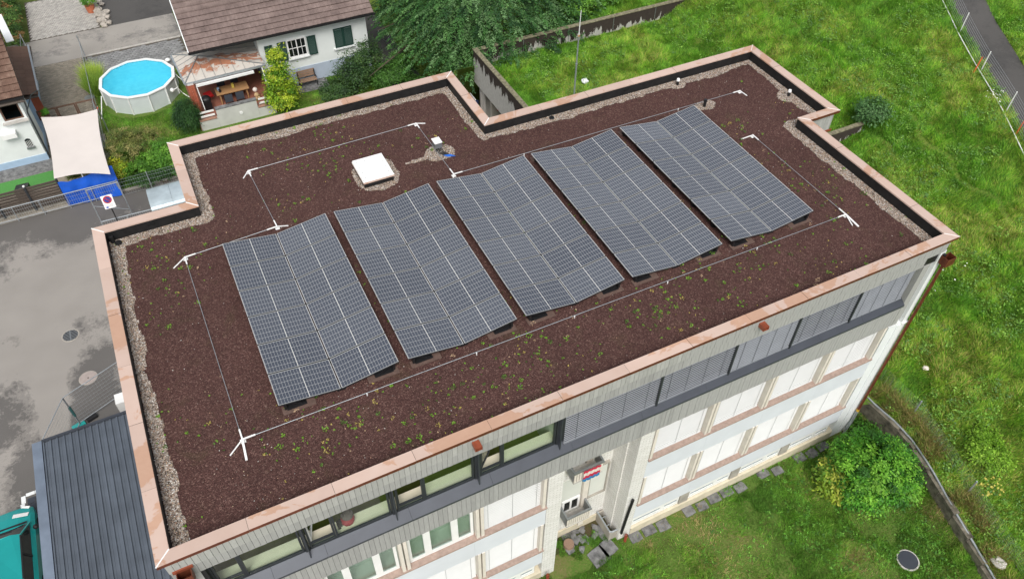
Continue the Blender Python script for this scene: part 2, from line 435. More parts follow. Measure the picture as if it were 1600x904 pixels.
def m_cells():
    'solar cells: a print under glass, in the module own metres'
    t = NT('solar_cells'); sp = t.n('ShaderNodeSeparateXYZ'); t.set(sp.inputs[0], t.obj())
    x, y = sp.outputs[0], sp.outputs[1]
    LX, LY = 1.692, 1.134
    def line(c, off, pitch, half):
        f = t.math('ABSOLUTE', t.math('SUBTRACT', t.math('FRACT', t.math('DIVIDE', t.math('SUBTRACT', c, off), pitch)), 0.5))
        return t.math('GREATER_THAN', f, 0.5-half/pitch)
    gx = line(x, 0.022, (LX-0.044)/20, 0.0030); gy = line(y, 0.022, (LY-0.044)/6, 0.0040)
    mid = t.math('LESS_THAN', t.math('ABSOLUTE', t.math('SUBTRACT', x, LX/2)), 0.010)
    bx = t.math('GREATER_THAN', t.math('ABSOLUTE', t.math('SUBTRACT', x, LX/2)), LX/2-0.012)
    by = t.math('GREATER_THAN', t.math('ABSOLUTE', t.math('SUBTRACT', y, LY/2)), LY/2-0.019)
    thin = t.math('MAXIMUM', gx, gy); thick = t.math('MAXIMUM', mid, t.math('MAXIMUM', bx, by))
    cellr = t.ramp(t.rand(), [(0, L(70, 75, 86)), (1, L(84, 89, 99))])
    col = t.mix(thin, cellr, L(176, 178, 178)); col = t.mix(thick, col, L(206, 206, 202))
    t.fin(col, 0.16, 0.0, 0.5); t.b.inputs['Coat Weight'].default_value = 0.4; t.b.inputs['Coat Roughness'].default_value = 0.12
    return t.m
MT['cells'] = m_cells()
MT['alu'] = plain('aluminium_frame', (206, 208, 208), 0.4, 0.3, 0.03, 6)

def m_glass(name, tint, rough=0.02, refl=1.0):
    t = NT(name); tr = t.n('ShaderNodeBsdfTransparent'); tr.inputs[0].default_value = tuple(tint)+(1,)
    gl = t.n('ShaderNodeBsdfGlossy'); gl.inputs['Roughness'].default_value = rough
    fr = t.n('ShaderNodeLayerWeight'); fr.inputs[0].default_value = 0.5
    mx = t.n('ShaderNodeMixShader'); t.set(mx.inputs[0], t.math('MULTIPLY_ADD', t.math('POWER', fr.outputs['Facing'], 4.0), 0.8*refl, 0.035*refl))
    t.t.links.new(tr.outputs[0], mx.inputs[1]); t.t.links.new(gl.outputs[0], mx.inputs[2]); t.t.links.new(mx.outputs[0], t.out.inputs['Surface'])
    return t.m
MT['glass_green'] = m_glass('green_glass', (0.93, 0.985, 0.95))
MT['glass'] = m_glass('window_glass', (0.80, 0.87, 0.84))
MT['glass_dark'] = m_glass('dark_glass', (0.25, 0.3, 0.32))
MT['pool_water'] = m_glass('pool_water', (0.86, 0.99, 1.0), 0.06)
def m_pool():
    t = NT('pool_water'); m = t.m; gl = m_glass('pool_film', (0.86, 0.99, 1.0), 0.06)
    bpy.data.materials.remove(gl)
    tr = t.n('ShaderNodeBsdfTransparent'); tr.inputs[0].default_value = (0.8, 0.98, 1, 1)
    t.fin(t.ramp(t.noise(3.5, 4), [(0.3, L(66, 204, 236)), (0.7, L(86, 220, 246))]), 0.08)
    t.bump(t.noise(6, 3), 0.05, 0.02)
    mx = t.n('ShaderNodeMixShader'); mx.inputs[0].default_value = 0.48
    t.t.links.new(tr.outputs[0], mx.inputs[1]); t.t.links.new(t.b.outputs[0], mx.inputs[2]); t.t.links.new(mx.outputs[0], t.out.inputs['Surface'])
    return m
MT['pool_water'] = m_pool()
MT['pale_pane'] = plain('pale_pane', (112, 130, 130), 0.08, 0, 0.05, 2, spec=0.7)  # opaque basement pane; the sky's reflection is put into its pale base colour
MT['pool_liner'] = plain('pool_liner', (128, 234, 252), 0.5, 0, 0.02, 4)

def m_tile(name, c0, c1, c2):
    t = NT(name); n = t.noise(1.2, 4, 0.65); col = t.ramp(n, [(0.25, c0), (0.55, c1), (0.8, c2)])
    hv = t.n('ShaderNodeHueSaturation'); t.set(hv.inputs['Color'], col); t.set(hv.inputs['Value'], t.math('MULTIPLY_ADD', t.rand(), 0.16, 0.9))
    t.bump(t.noise(30, 3), 0.15, 0.01)
    return t.fin(hv.outputs[0], 0.8, spec=0.25)
MT['tile'] = m_tile('brown_roof_tile', L(104, 90, 86), L(126, 110, 105), L(148, 132, 126))
MT['tile_old'] = m_tile('old_roof_tile', L(78, 58, 50), L(112, 88, 76), L(146, 124, 110))
MT['brick_red'] = m_tile('red_brick', L(150, 78, 58), L(178, 100, 76), L(196, 124, 98))

def m_white_brick():
    t = NT('painted_brick'); b = t.n('ShaderNodeTexBrick'); sp = t.n('ShaderNodeSeparateXYZ'); t.set(sp.inputs[0], t.pos())
    cb = t.n('ShaderNodeCombineXYZ'); t.set(cb.inputs[0], t.math('ADD', sp.outputs[0], sp.outputs[1])); t.set(cb.inputs[1], sp.outputs[2])
    t.set(b.inputs['Vector'], cb.outputs[0]); b.inputs['Scale'].default_value = 1.0
    b.inputs['Brick Width'].default_value = 0.25; b.inputs['Row Height'].default_value = 0.075; b.inputs['Mortar Size'].default_value = 0.008
    b.inputs['Color1'].default_value = L(244, 242, 238); b.inputs['Color2'].default_value = L(230, 228, 222); b.inputs['Mortar'].default_value = L(196, 193, 186)
    h = t.math('MULTIPLY_ADD', t.noise(9, 3), 0.6, t.math('SUBTRACT', 1.0, b.outputs['Fac']))
    t.bump(h, 0.9, 0.03)
    return t.fin(b.outputs['Color'], 0.8)
MT['white_brick'] = m_white_brick()

def m_stained_concrete():
    t = NT('stained_concrete'); p = t.pos(); sp = t.n('ShaderNodeSeparateXYZ'); t.set(sp.inputs[0], p)
    drip = t.noise(1.6, 5, 0.7, t.mapping(p, (1.4, 1.4, 0.25)), 0.6)
    edge = t.math('MULTIPLY_ADD', drip, 2.6, t.math('MULTIPLY', t.math('SUBTRACT', sp.outputs[2], 3.75), 0.85))
    f = t.ramp(edge, [(1.42, 0.0), (1.5, 1.0)] if False else [(0.0, 0.0), (1.0, 1.0)])
    fac = t.math('GREATER_THAN', edge, 1.55)
    light = t.mix(t.noise(6, 4), L(150, 148, 142), L(192, 190, 184)); dark = t.mix(t.noise(4, 4), L(48, 42, 39), L(72, 64, 58))
    t.bump(t.noise(12, 3), 0.3, 0.02)
    return t.fin(t.mix(fac, light, dark), 0.9, spec=0.2)
MT['stained'] = m_stained_concrete()
MT['moss_cap'] = plain('mossy_cap', (134, 128, 104), 0.95, 0, 0.3, 7, 0.4)

def m_rust_sheet():
    t = NT('rusty_sheet'); p = t.pos(); sp = t.n('ShaderNodeSeparateXYZ'); t.set(sp.inputs[0], p)
    n = t.noise(1.5, 5, 0.65, p, 1.4)
    band = t.math('SUBTRACT', 1.0, t.math('ABSOLUTE', t.math('DIVIDE', t.math('SUBTRACT', sp.outputs[1], 36.5), 1.1)))
    s = t.math('MULTIPLY_ADD', band, 0.28, n)
    col = t.mix(t.noise(2.5, 4), L(186, 180, 172), L(214, 208, 198))
    col = t.mix(t.ramp(s, [(0.64, 0.0), (0.72, 0.9)]), col, t.mix(t.noise(5, 3), L(150, 84, 52), L(182, 120, 84)))
    st = t.noise(0.9, 4, 0.6, p, 1.0)
    col = t.mix(t.ramp(st, [(0.62, 0.0), (0.72, 0.5)]), col, L(96, 98, 106))
    return t.fin(col, 0.7, 0.1)
MT['rust_sheet'] = m_rust_sheet()
MT['shed_metal'] = plain('shed_sheet', (104, 112, 122), 0.38, 0.35, 0.1, 1.2, piece=0.06)
MT['shed_flash'] = plain('shed_flashing', (128, 140, 156), 0.4, 0.3, 0.12, 1.0)
MT['pool_wall'] = plain('pool_wall', (206, 214, 214), 0.5, 0, 0.04, 1.5)
MT['artwork_red'] = plain('rug_red', (204, 40, 70), 0.9, 0, 0.2, 20)
MT['rug_white'] = plain('rug_white', (226, 214, 206), 0.9, 0, 0.1, 20)
MT['rug_blue'] = plain('rug_blue', (40, 130, 186), 0.9, 0, 0.2, 20)
MT['teal_car'] = plain('teal_car_paint', (30, 158, 156), 0.3, 0.2, 0.05, 1.0)
MT['tarp_blue'] = plain('blue_tarpaulin', (22, 92, 204), 0.45, 0, 0.12, 2.0, 0.6)
MT['bark'] = plain('bark', (84, 72, 60), 0.9, 0, 0.2, 9, 0.5)
# ------------------------------------------------------------------ ground, lot, roads, meadow
def sheet(name, poly, z, mat, parent=None):
    o = MB().face([(x, y, z) for x, y in poly]).build(name, mat, parent)
    if parent is None: tag(o, kind='structure')
    return o

def rect(x0, x1, y0, y1): return [(x0, y0), (x1, y0), (x1, y1), (x0, y1)]

sheet('ground', rect(-400, 500, -300, 600), -0.04, MT['far_ground'])
sheet('parking_lot', [(-40, -14), (6, -14), (6, 17), (20.3, 17), (20.3, 29.9), (-40, 29.9)], 0.0, MT['asphalt'])
sheet('road', [(-40, 46.0), (5.6, 46.0), (5.6, 49.7), (-40, 49.7)], 0.0, MT['road'])
sheet('side_road', [(0.7, 49.7), (5.6, 49.7), (9, 90), (0.7, 90)], 0.002, MT['dark_asphalt'])
sheet('yard', rect(-12, -0.75, 29.9, 36.2), -0.004, MT['paver_brown'])
sheet('footpath', [(16.9, 29.9), (20.3, 29.9), (21.5, 60), (16.9, 60)], 0.004, MT['dark_asphalt'])
lawn_front = sheet('front_garden', [(6.0, -14), (24.0, -14), (25.0, -7.4), (25.55, -4.95), (26.2, -2.0), (26.0, 0.6), (6.0, 0.6)], 0.0, MT['lawn'])
lawn_pool = sheet('pool_garden', rect(-0.72, 16.85, 29.95, 41.9), 0.0, MT['lawn'])
sheet('recess_yard', rect(10.9, 13.6, 0.62, 1.3), 0.004, MT['soil'])
sheet('turf_strip', rect(-12, -3.75, 32.3, 33.7), 0.006, MT['turf'])
sheet('gravel_path', rect(-12, -3.6, 33.72, 34.9), 0.004, MT['slab'])

def pavers(name, x0, x1, y0, y1, lx, ly, mat, ang=0.0, herring=True, joint=0.012):
    'paving of small blocks, too many to pick out: real blocks joined into one surface'
    base = MB().face([(x0, y0, -0.002), (x1, y0, -0.002), (x1, y1, -0.002), (x0, y1, -0.002)]).build(name, MT['paver_joint'])
    tag(base, kind='structure')
    ca, sa = math.cos(ang), math.sin(ang); V = []; F = []
    cx, cy = (x0+x1)/2, (y0+y1)/2; R = math.hypot(x1-x0, y1-y0)/2+0.5
    n = int(2*R/ly)+2; m = int(2*R/lx)+2
    for j in range(n):
        for i in range(m):
            u = -R+i*lx+(0.5*lx if j % 2 else 0); v = -R+j*ly
            a = cx+u*ca-v*sa; b = cy+u*sa+v*ca
            if not (x0+lx*0.5 < a < x1-lx*0.5 and y0+lx*0.5 < b < y1-lx*0.5): continue
            hx = lx/2-joint/2; hy = ly/2-joint/2; z = 0.016+rnd.uniform(-0.004, 0.004)
            k = len(V); tw = (0.25 if herring and i % 2 else 0.0)
            for px, py, pz in ((-hx,-hy,z),(hx,-hy,z),(hx,hy,z),(-hx,hy,z),(-hx-.004,-hy-.004,-.01),(hx+.004,-hy-.004,-.01),(hx+.004,hy+.004,-.01),(-hx-.004,hy+.004,-.01)):
                V.append((a+px*ca-py*sa, b+px*sa+py*ca, pz))
            F += [(k,k+1,k+2,k+3),(k+4,k+5,k+1,k),(k+5,k+6,k+2,k+1),(k+6,k+7,k+3,k+2),(k+7,k+4,k,k+3)]
    V = np.array(V)
    g = 0.8+0.4*np.repeat(RG.random(len(V)//8), 8)
    c = np.array(mat)[None, :3]*g[:, None]
    o = np_mesh('paver_blocks', V, np.array(F), MT['stone_attr'], c, parent=base); tag(o, kind='stuff')
    return base
pavers('light_paving', -4.1, 0.6, 49.7, 56.0, 0.22, 0.12, L(176, 172, 166), 0.35)
pavers('brown_paving', -4.1, -0.95, 36.2, 46.0, 0.21, 0.12, L(150, 142, 128), 0.0)
pavers('dark_paving', -0.9, 5.55, 42.0, 45.95, 0.32, 0.2, L(138, 138, 138), 0.12)

# kerb stones along the road
kb = thing('kerb', 'thin white kerb line between road and dark paving behind the pool', 'kerb', (-0.9, 45.98, 0))
for k in range(8):
    MB().box(-0.9+k*0.8, -0.9+k*0.8+0.785, 45.955, 46.045, 0.0, 0.07).build('kerb_stone', MT['concrete_light'], kb)

# --- hillside meadow
def hz(x, y):
    x = np.asarray(x, float); y = np.asarray(y, float)
    xx = np.where(x > 48, 48+(x-48)*0.5, x); yy = np.where(y > 25, 25+(y-25)*0.3, y)
    p = 1.6+0.2*(xx-27)+0.08*(yy-1)
    p = p + 0.14*(fbm(x, y, 0.22, 5, 2)-0.5)
    ann = (y > 12.52)
    a = np.clip((x-33.0)/3.6, 0, 1); a = a*a*(3-2*a)
    back = np.clip((y-27.9)/0.2, 0, 1)
    flat = 3.72*(1-back)+back*np.minimum(p, 4.6)*np.clip((x-19)/7, 0, 1)
    return np.where(ann, flat*(1-a)+p*a, p)
LEFT_Y = [-60, -7.4, -4.95, -2.0, 0.42, 0.5, 12.50, 12.52, 27.8, 27.85, 90]
LEFT_X = [19.0, 25.22, 25.76, 26.4, 26.24, 25.12, 25.12, 20.6, 20.6, 19.0, 19.0]
def left_of(y): return np.interp(y, LEFT_Y, LEFT_X)
def meadow_mesh():
    ys = np.concatenate([np.arange(-20, 12.2, 0.5), [12.5, 12.53], np.arange(13, 27.6, 0.5), [27.8, 27.86], np.arange(28.2, 90, 1.0)])
    t = np.concatenate([np.linspace(0, 0.55, 60), np.linspace(0.56, 1, 30)])
    X = left_of(ys)[:, None] + t[None, :]**1.25*(120-left_of(ys)[:, None]); Y = np.repeat(ys[:, None], len(t), 1)
    Z = hz(X, Y); V = np.stack([X, Y, Z], 2).reshape(-1, 3)
    n, m = X.shape; ii, jj = np.meshgrid(np.arange(n-1), np.arange(m-1), indexing='ij')
    a = (ii*m+jj).ravel(); F = np.stack([a, a+1, a+m+1, a+m], 1)
    return tag(np_mesh('meadow', V, F, MT['meadow'], smooth=True), kind='structure')
meadow_mesh()

def conform(name, A, B, mat, dz=0.03, n=40, parent=None):
    'strip of ground cover following the hill between polylines A and B'
    s = np.linspace(0, 1, n); A = np.array(A, float); B = np.array(B, float)
    def lerp(Pn):
        d = np.concatenate([[0], np.cumsum(np.linalg.norm(np.diff(Pn, axis=0), axis=1))]); d /= d[-1]
        return np.stack([np.interp(s, d, Pn[:, 0]), np.interp(s, d, Pn[:, 1])], 1)
    a, b = lerp(A), lerp(B); rows = []
    for w in np.linspace(0, 1, 6):
        p = a*(1-w)+b*w; rows.append(np.concatenate([p, (hz(p[:, 0], p[:, 1])+dz)[:, None]], 1))
    V = np.concatenate(rows); F = []
    for r in range(5):
        for k in range(n-1): F.append((r*n+k, r*n+k+1, (r+1)*n+k+1, (r+1)*n+k))
    o = np_mesh(name, V, np.array(F), mat, parent=parent)
    if parent is None: tag(o, kind='structure')
    return o
conform('asphalt_path', [(40.2, 4.4), (42.7, 9.4), (45.2, 15.26), (48.5, 22)], [(42.2, 3.8), (44.5, 9.0), (47.0, 14.8), (50.5, 21.4)], MT['dark_asphalt'], 0.05)
# ------------------------------------------------------------------ the long building
ZC, ZS = 11.40, 10.95
OUT = [(0, 0), (0, 12.528), (2.978, 12.528), (2.978, 16.188), (14.186, 16.188), (14.186, 12.568), (26.639, 12.568), (26.639, 7.182), (25.168, 7.182), (25.168, 0)]
def inset(poly, w):
    n = len(poly); R = []
    for i in range(n):
        p0, p, p1 = poly[i-1], poly[i], poly[(i+1) % n]
        d0 = (np.sign(p[0]-p0[0]), np.sign(p[1]-p0[1])); d1 = (np.sign(p1[0]-p[0]), np.sign(p1[1]-p[1]))
        # polygon runs clockwise seen from above: inside is to the right of travel (d.y, -d.x)
        R.append((p[0]+w*(d0[1]+d1[1]), p[1]+w*(-d0[0]-d1[0])))
    return R
B = thing('flat_roofed_building', 'long flat-roofed building with copper roof edge, grey boarded top storey and white lower floors', 'building', (0, 0, 0))
INN = inset(OUT, 0.345); WAL = inset(OUT, 0.12)

# outer walls (all sides but the street front, which is built piece by piece)
def vwall(p, q, z0, z1): return [(p[0], p[1], z0), (q[0], q[1], z0), (q[0], q[1], z1), (p[0], p[1], z1)]
sw = MB()
for i in range(9):
    sw.face(vwall(WAL[i+1], WAL[i], 0.0, 11.3))
sw.build('side_wall', MT['board_low'], B)
# roof slab
rs = MB(); rs.prism(list(reversed(inset(OUT, 0.2))), 10.45, 10.9); rs.build('roof_slab', MT['concrete'], B)

# parapet: black lining inside, copper coping sheets on top
ln = MB()
for i in range(10):
    ln.face(vwall(inset(OUT, 0.33)[i], inset(OUT, 0.33)[(i+1) % 10], 10.88, 11.38))
ln.build('parapet_lining', MT['membrane'], B)
pw = MB()
OI = inset(OUT, 0.06); II = inset(OUT, 0.32)
for i in range(10):
    j = (i+1) % 10
    pw.face([(OI[i][0], OI[i][1], 11.33), (OI[j][0], OI[j][1], 11.33), (II[j][0], II[j][1], 11.33), (II[i][0], II[i][1], 11.33)])
pw.build('parapet_core', MT['membrane'], B)
O2 = inset(OUT, -0.006)
for i in range(10):
    j = (i+1) % 10
    a, b, c, d = Vector(OUT[i]), Vector(OUT[j]), Vector(INN[j]), Vector(INN[i])
    ln_ = (b-a).length; n = max(1, round(ln_/2.05))
    for k in range(n):
        t0, t1 = k/n, (k+1)/n; g = 0.004/ln_
        def P(pa, pb, t): return pa.lerp(pb, t)
        # straight cuts inside the run, mitred only at the corners
        o0 = P(a, b, t0+(g if k else 0)); o1 = P(a, b, t1-(g if k < n-1 else 0))
        di = (b-a).normalized()
        def inner(o, corner): return corner if corner is not None else o + (d-a) - di*((d-a).dot(di))
        i0 = inner(o0, d if k == 0 else None); i1 = inner(o1, c if k == n-1 else None)
        nrm = Vector((-di.y, di.x))*1.0    # outward (polygon clockwise -> outward is left)
        zt = ZC-0.004*(k % 2); m = MB()
        oo0 = o0; oo1 = o1
        m.face([(i0.x, i0.y, zt-0.012), (i1.x, i1.y, zt-0.012), (oo1.x, oo1.y, zt), (oo0.x, oo0.y, zt)][::-1])
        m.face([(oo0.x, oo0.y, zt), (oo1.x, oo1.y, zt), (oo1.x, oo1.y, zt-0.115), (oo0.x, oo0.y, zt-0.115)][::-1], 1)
        m.face([(i0.x, i0.y, zt-0.012), (i1.x, i1.y, zt-0.012), (i1.x, i1.y, zt-0.06), (i0.x, i0.y, zt-0.06)], 0)
        u0 = oo0-nrm*0.05; u1 = oo1-nrm*0.05
        m.face([(oo0.x, oo0.y, zt-0.115), (oo1.x, oo1.y, zt-0.115), (u1.x, u1.y, zt-0.115), (u0.x, u0.y, zt-0.115)], 1)
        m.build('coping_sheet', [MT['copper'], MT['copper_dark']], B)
    MB().bar((a.x, a.y, ZC+0.004), (d.x, d.y, ZC-0.006), 0.03 if i in (0, 1, 2, 3, 4, 5) else 0.018, 0.012).build('corner_seam', MT['white_plastic'], B)

# ---- street front, top storey boards
def board_mesh(h, w=0.138): return MB().box(0, w, 0, 0.024, 0, h).mesh('board', MT['board'])
tiers = [(11.285, 10.76, 0.070), (10.755, 10.30, 0.105), (8.37, 7.34, 0.085)]
rest = MB()
for ti, (zt, zb, y) in enumerate(tiers):
    me = board_mesh(zt-zb)
    if ti: me.materials[0] = MT['board_low']
    x = 0.13; xe = 25.02 if ti == 0 else 24.27
    k = 0
    while x+0.138 < xe:
        dy = rnd.uniform(-0.004, 0.004)
        if x < 14.6: put('board', me, B, (x, y+dy, zb))
        else: rest.box(x, x+0.138, y+dy, y+dy+0.024, zb, zt)
        x += 0.146; k += 1
x = 0.13
me = board_mesh(10.30-8.38)
while x+0.138 < 0.80:
    put('board', me, B, (x, 0.10, 8.38)); x += 0.146
me_w = board_mesh(1.8)
x = 25.26
while x+0.138 < 26.55:
    put('board', me_w, B, (x, 7.272, 9.5)); x += 0.146
tag(rest.build('boards', MT['board_low'], B), kind='stuff')
bk = MB(); bk.box(0.125, 25.04, 0.135, 0.33, 10.31, 11.30); bk.box(0.125, 24.27, 0.12, 0.3, 7.30, 8.36); bk.box(0.125, 0.80, 0.13, 0.36, 8.36, 10.31)
bk.build('board_backing', MT['black'], B)
MB().box(25.20, 26.60, 7.245, 7.27, 10.42, 10.52).build('copper_ledge', MT['copper_fresh'], B)
# end of the window band by the downpipe
e = MB(); e.box(24.27, 24.50, 0.10, 0.40, 7.30, 10.30); e.build('end_trim', MT['board'], B)
e = MB(); e.box(24.50, 24.80, 0.22, 0.40, 7.30, 10.30); e.build('end_panel', MT['board_low'], B)
e = MB(); e.box(24.80, 25.05, 0.09, 0.40, 7.22, 10.755); e.build('corner_trim', MT['white_paint'], B)
MB().box(24.78, 25.08, 0.03, 0.12, 7.16, 7.22).build('trim_foot', MT['white_plastic'], B)

# ---- top storey windows
def frame_box(m, x0, x1, y0, y1, z0, z1, t):
    m.box(x0, x1, y0, y1, z0, z0+t); m.box(x0, x1, y0, y1, z1-t, z1)
    m.box(x0, x0+t, y0, y1, z0+t, z1-t); m.box(x1-t, x1, y0, y1, z0+t, z1-t); return m
mods = [(0.86, 1.52, 3.04), (3.20, 3.92, 5.48), (5.66, 6.46, 7.96), (8.14, 8.84, 10.56)]
zw0, zw1 = 8.70, 10.30
for k, (x0, xm, x1) in enumerate(mods):
    w = frame_box(MB(), xm, x1, 0.33, 0.40, zw0, zw1, 0.055).build('window', MT['anthracite_dark'], B)
    MB().box(xm+0.055, x1-0.055, 0.36, 0.372, zw0+0.055, zw1-0.055).build('pane', MT['glass_green'], w)
    s = frame_box(MB(), x0, xm-0.006, 0.33, 0.40, zw0, zw1, 0.055); s.box(x0+0.055, xm-0.061, 0.335, 0.395, zw0+0.22, zw0+0.275)
    s = s.build('window', MT['anthracite_dark'], B)
    MB().box(x0+0.055, xm-0.061, 0.36, 0.372, zw0+0.055, zw0+0.22).build('pane', MT['glass_green'], s)
    if k == 0:
        MB().box(x0+0.055, xm-0.061, 0.36, 0.372, zw0+0.275, zw1-0.055).build('pane', MT['glass_green'], s)
    else:                                             # open casement, swung into the room
        a = math.radians((0, 72, 80, 42)[k]); hx = x0+0.06; W = xm-0.061-hx
        ax = (math.cos(a), math.sin(a), 0); ay = (-math.sin(a), math.cos(a), 0)
        f = MB()
        def pt(u): return (hx+ax[0]*u, 0.40+ax[1]*u)
        zc = (zw0+0.275+zw1-0.055)/2; hh = (zw1-0.055-zw0-0.275)/2
        for u in (0.03, W-0.03): f.obox((*pt(u), zc), ax, ay, (0,0,1), 0.03, 0.025, hh)
        for z in (zc-hh+0.03, zc+hh-0.03): f.obox((*pt(W/2), z), ax, ay, (0,0,1), W/2-0.06, 0.025, 0.03)
        o = f.build('casement', [MT['anthracite_dark'], MT['white_plastic'], MT['anthracite_dark'], MT['anthracite_dark']][k], B)
        MB().obox((*pt(W/2), zc), ax, ay, (0,0,1), W/2-0.06, 0.005, hh-0.06).build('pane', MT['glass'], o)
    xr = x1+0.02
    MB().box(xr, xr+(0.12 if k < 3 else 0.14), 0.30, 0.42, zw0-0.02, zw1).build('mullion', MT['anthracite_dark'], B)
    MB().box(xr+0.055, xr+0.085, 0.16, 0.298, zw0-0.14, zw1).build('blind_rail', MT['anthracite'], B)
MB().box(0.80, 0.855, 0.30, 0.42, zw0, zw1).build('mullion', MT['anthracite_dark'], B)

def lamella_blind(name, x0, x1, y, z0, z1, pitch, depth, tilt, mat, tape, ntape, parent):
    m = MB(); z = z0+pitch*0.4; dy = depth/2*math.cos(tilt); dz = depth/2*math.sin(tilt)
    while z < z1:
        m.obox(((x0+x1)/2, y, z), (1,0,0), (0, math.cos(tilt), math.sin(tilt)), (0, -math.sin(tilt), math.cos(tilt)), (x1-x0)/2, depth/2, 0.0018)
        z += pitch
    for k in range(ntape):
        xt = x0+(x1-x0)*(k+0.5)/ntape if ntape != 3 else x0+(x1-x0)*(0.08, 0.5, 0.92)[k]
        m.box(xt-0.006, xt+0.006, y-depth/2-0.004, y-depth/2-0.001, z0, z1, 1)
    m.box(x0, x1, y-0.03, y+0.03, z0-0.01, z0+0.015)
    return m.build(name, [mat, tape], parent)
bx = [10.78, 14.06, 16.79, 19.27, 21.81, 24.24]
for k in range(5):
    closed = k in (2, 4)
    lamella_blind('grey_blind', bx[k]+0.03, bx[k+1]-0.04, 0.26, 8.66, 10.32, 0.10, 0.043 if closed else 0.028, math.radians(50 if closed else 38), MT['blind_grey'], MT['anthracite'], 4, B)
    if k: MB().box(bx[k]-0.035, bx[k]+0.025, 0.20, 0.40, 8.60, 10.30).build('blind_rail', MT['anthracite_dark'], B)
    w = frame_box(MB(), bx[k]+0.03, bx[k+1]-0.04, 0.36, 0.42, 8.66, 10.30, 0.06).build('window', MT['anthracite_dark'], B)
    MB().box(bx[k]+0.09, bx[k+1]-0.10, 0.385, 0.397, 8.72, 10.24).build('pane', MT['glass_dark'], w)
# sill sheets
sx = [0.80, 2.1, 3.55, 5.95, 8.42, 11.05, 13.5, 15.9, 18.2, 20.5, 22.4, 24.27]
for a, b in zip(sx[:-1], sx[1:]):
    MB().xprism([(0.33, 8.68), (0.045, 8.47), (0.045, 8.385), (0.075, 8.385), (0.40, 8.60), (0.40, 8.68)], a+0.003, b-0.003).build('window_sill', MT['anthracite'], B)
# rooms behind the glass
MB().box(0.45, 10.7, 0.46, 0.82, 8.60, 8.66).build('inside_sill', MT['cream_board'], B)
MB().box(0.4, 24.3, 0.42, 6.0, 7.5, 7.6).build('inside_floor', MT['olive_floor'], B)
iw = MB(); iw.box(0.4, 24.3, 5.6, 5.7, 7.6, 10.44); iw.box(0.4, 0.5, 0.42, 5.6, 7.6, 10.44); iw.box(10.66, 10.76, 0.42, 5.6, 7.6, 10.44)
iw.build('inside_wall', MT['inside_white'], B)

# ---- lower floors
PIER = [(10.32, 10.86), (13.66, 14.18)]
posts_l = [0.62, 3.06, 5.53, 7.98, 10.28]; posts_r = [14.2, 16.6, 19.05, 21.55, 24.12]
def lower_storey(z0, z1, glazed):
    for side, ps in ((0, posts_l), (1, posts_r)):
        for k in range(4):
            a, b = ps[k]+0.17, ps[k+1]-0.17
            if k == 0: a = ps[0]+0.10
            if k == 3: b = ps[4]-(0.12 if side == 0 else 0.18)
            if glazed and side == 0 and k < 3:
                f = MB(); f.box(a, b, 0.25, 0.32, z0+0.02, z0+0.16); f.box(a, b, 0.25, 0.32, z1-0.1, z1)
                w1 = a+0.62; w2 = b-0.62
                for p, q in ((a, a+0.09), (w1-0.12, w1+0.10), (w2-0.10, w2+0.12), (b-0.09, b)): f.box(p, q, 0.25, 0.32, z0+0.16, z1-0.1)
                f = f.build('white_window', MT['white_plastic'], B)
                for p, q in ((a+0.09, w1-0.12), (w1+0.10, w2-0.10), (w2+0.12, b-0.09)):
                    MB().box(p, q, 0.285, 0.295, z0+0.16, z1-0.1).build('pane', MT['glass'], f)
            else:
                lamella_blind('white_blind', a, b, 0.27, z0+0.02, z1, 0.11, 0.0435, math.radians(52), MT['blind_white'], MT['blind_tape'], 3, B)
            MB().xprism([(0.30, z0+0.015), (0.055, z0-0.035), (0.055, z0-0.10), (0.30, z0-0.10)], ps[k]-0.16 if k else ps[k]+0.0, ps[k+1]-0.165 if k < 3 else ps[k+1]+0.05).build('stone_sill', MT['stone_sill'], B)
        for k, p in enumerate(ps):
            for q in ((p-0.13, p-0.025), (p+0.025, p+0.13)):
                if k == 0 and q[0] < p: continue
                if k == 4 and q[0] > p: continue
                MB().box(q[0], q[1], 0.09, 0.30, z0-0.02 if k not in (0,) else z0+0.012, z1).build('post', MT['cream_post'], B)
lower_storey(5.50, 7.32, True)
lower_storey(2.38, 4.28, False)
for x0, x1 in ((0.13, 10.31), (14.19, 24.20)):
    n = 4
    for k in range(n):
        a = x0+(x1-x0)*k/n; b = x0+(x1-x0)*(k+1)/n
        MB().box(a+0.002, b-0.002, 0.11, 0.30, 4.28, 5.395).build('spandrel', MT['pale_blue'], B)
        MB().box(a+0.002, b-0.002, 0.11, 0.30, 1.27, 2.275).build('spandrel', MT['pale_blue'], B)
bkk = MB()
for x0, x1 in ((0.13, 10.31), (14.19, 24.20)):
    bkk.box(x0, x1, 0.9, 1.0, 4.4, 7.4); bkk.box(x0, x1, 0.31, 0.36, 2.2, 4.4)
bkk.build('inside_wall', MT['inside_white'], B)
fl2 = MB(); fl2.box(0.2, 10.2, 0.33, 0.9, 5.2, 5.46); fl2.build('inside_sill', MT['inside_white'], B)
for a, b in PIER: MB().box(a, b, 0.10, 0.6, 0.0, 7.40).build('brick_pier', MT['white_brick'], B)
MB().box(24.20, 25.05, 0.10, 0.6, 0.0, 7.21).build('end_pier', MT['white_paint'], B)
MB().box(24.62, 25.07, 0.07, 0.098, 0.35, 7.15).build('end_strip', MT['white_paint'], B)
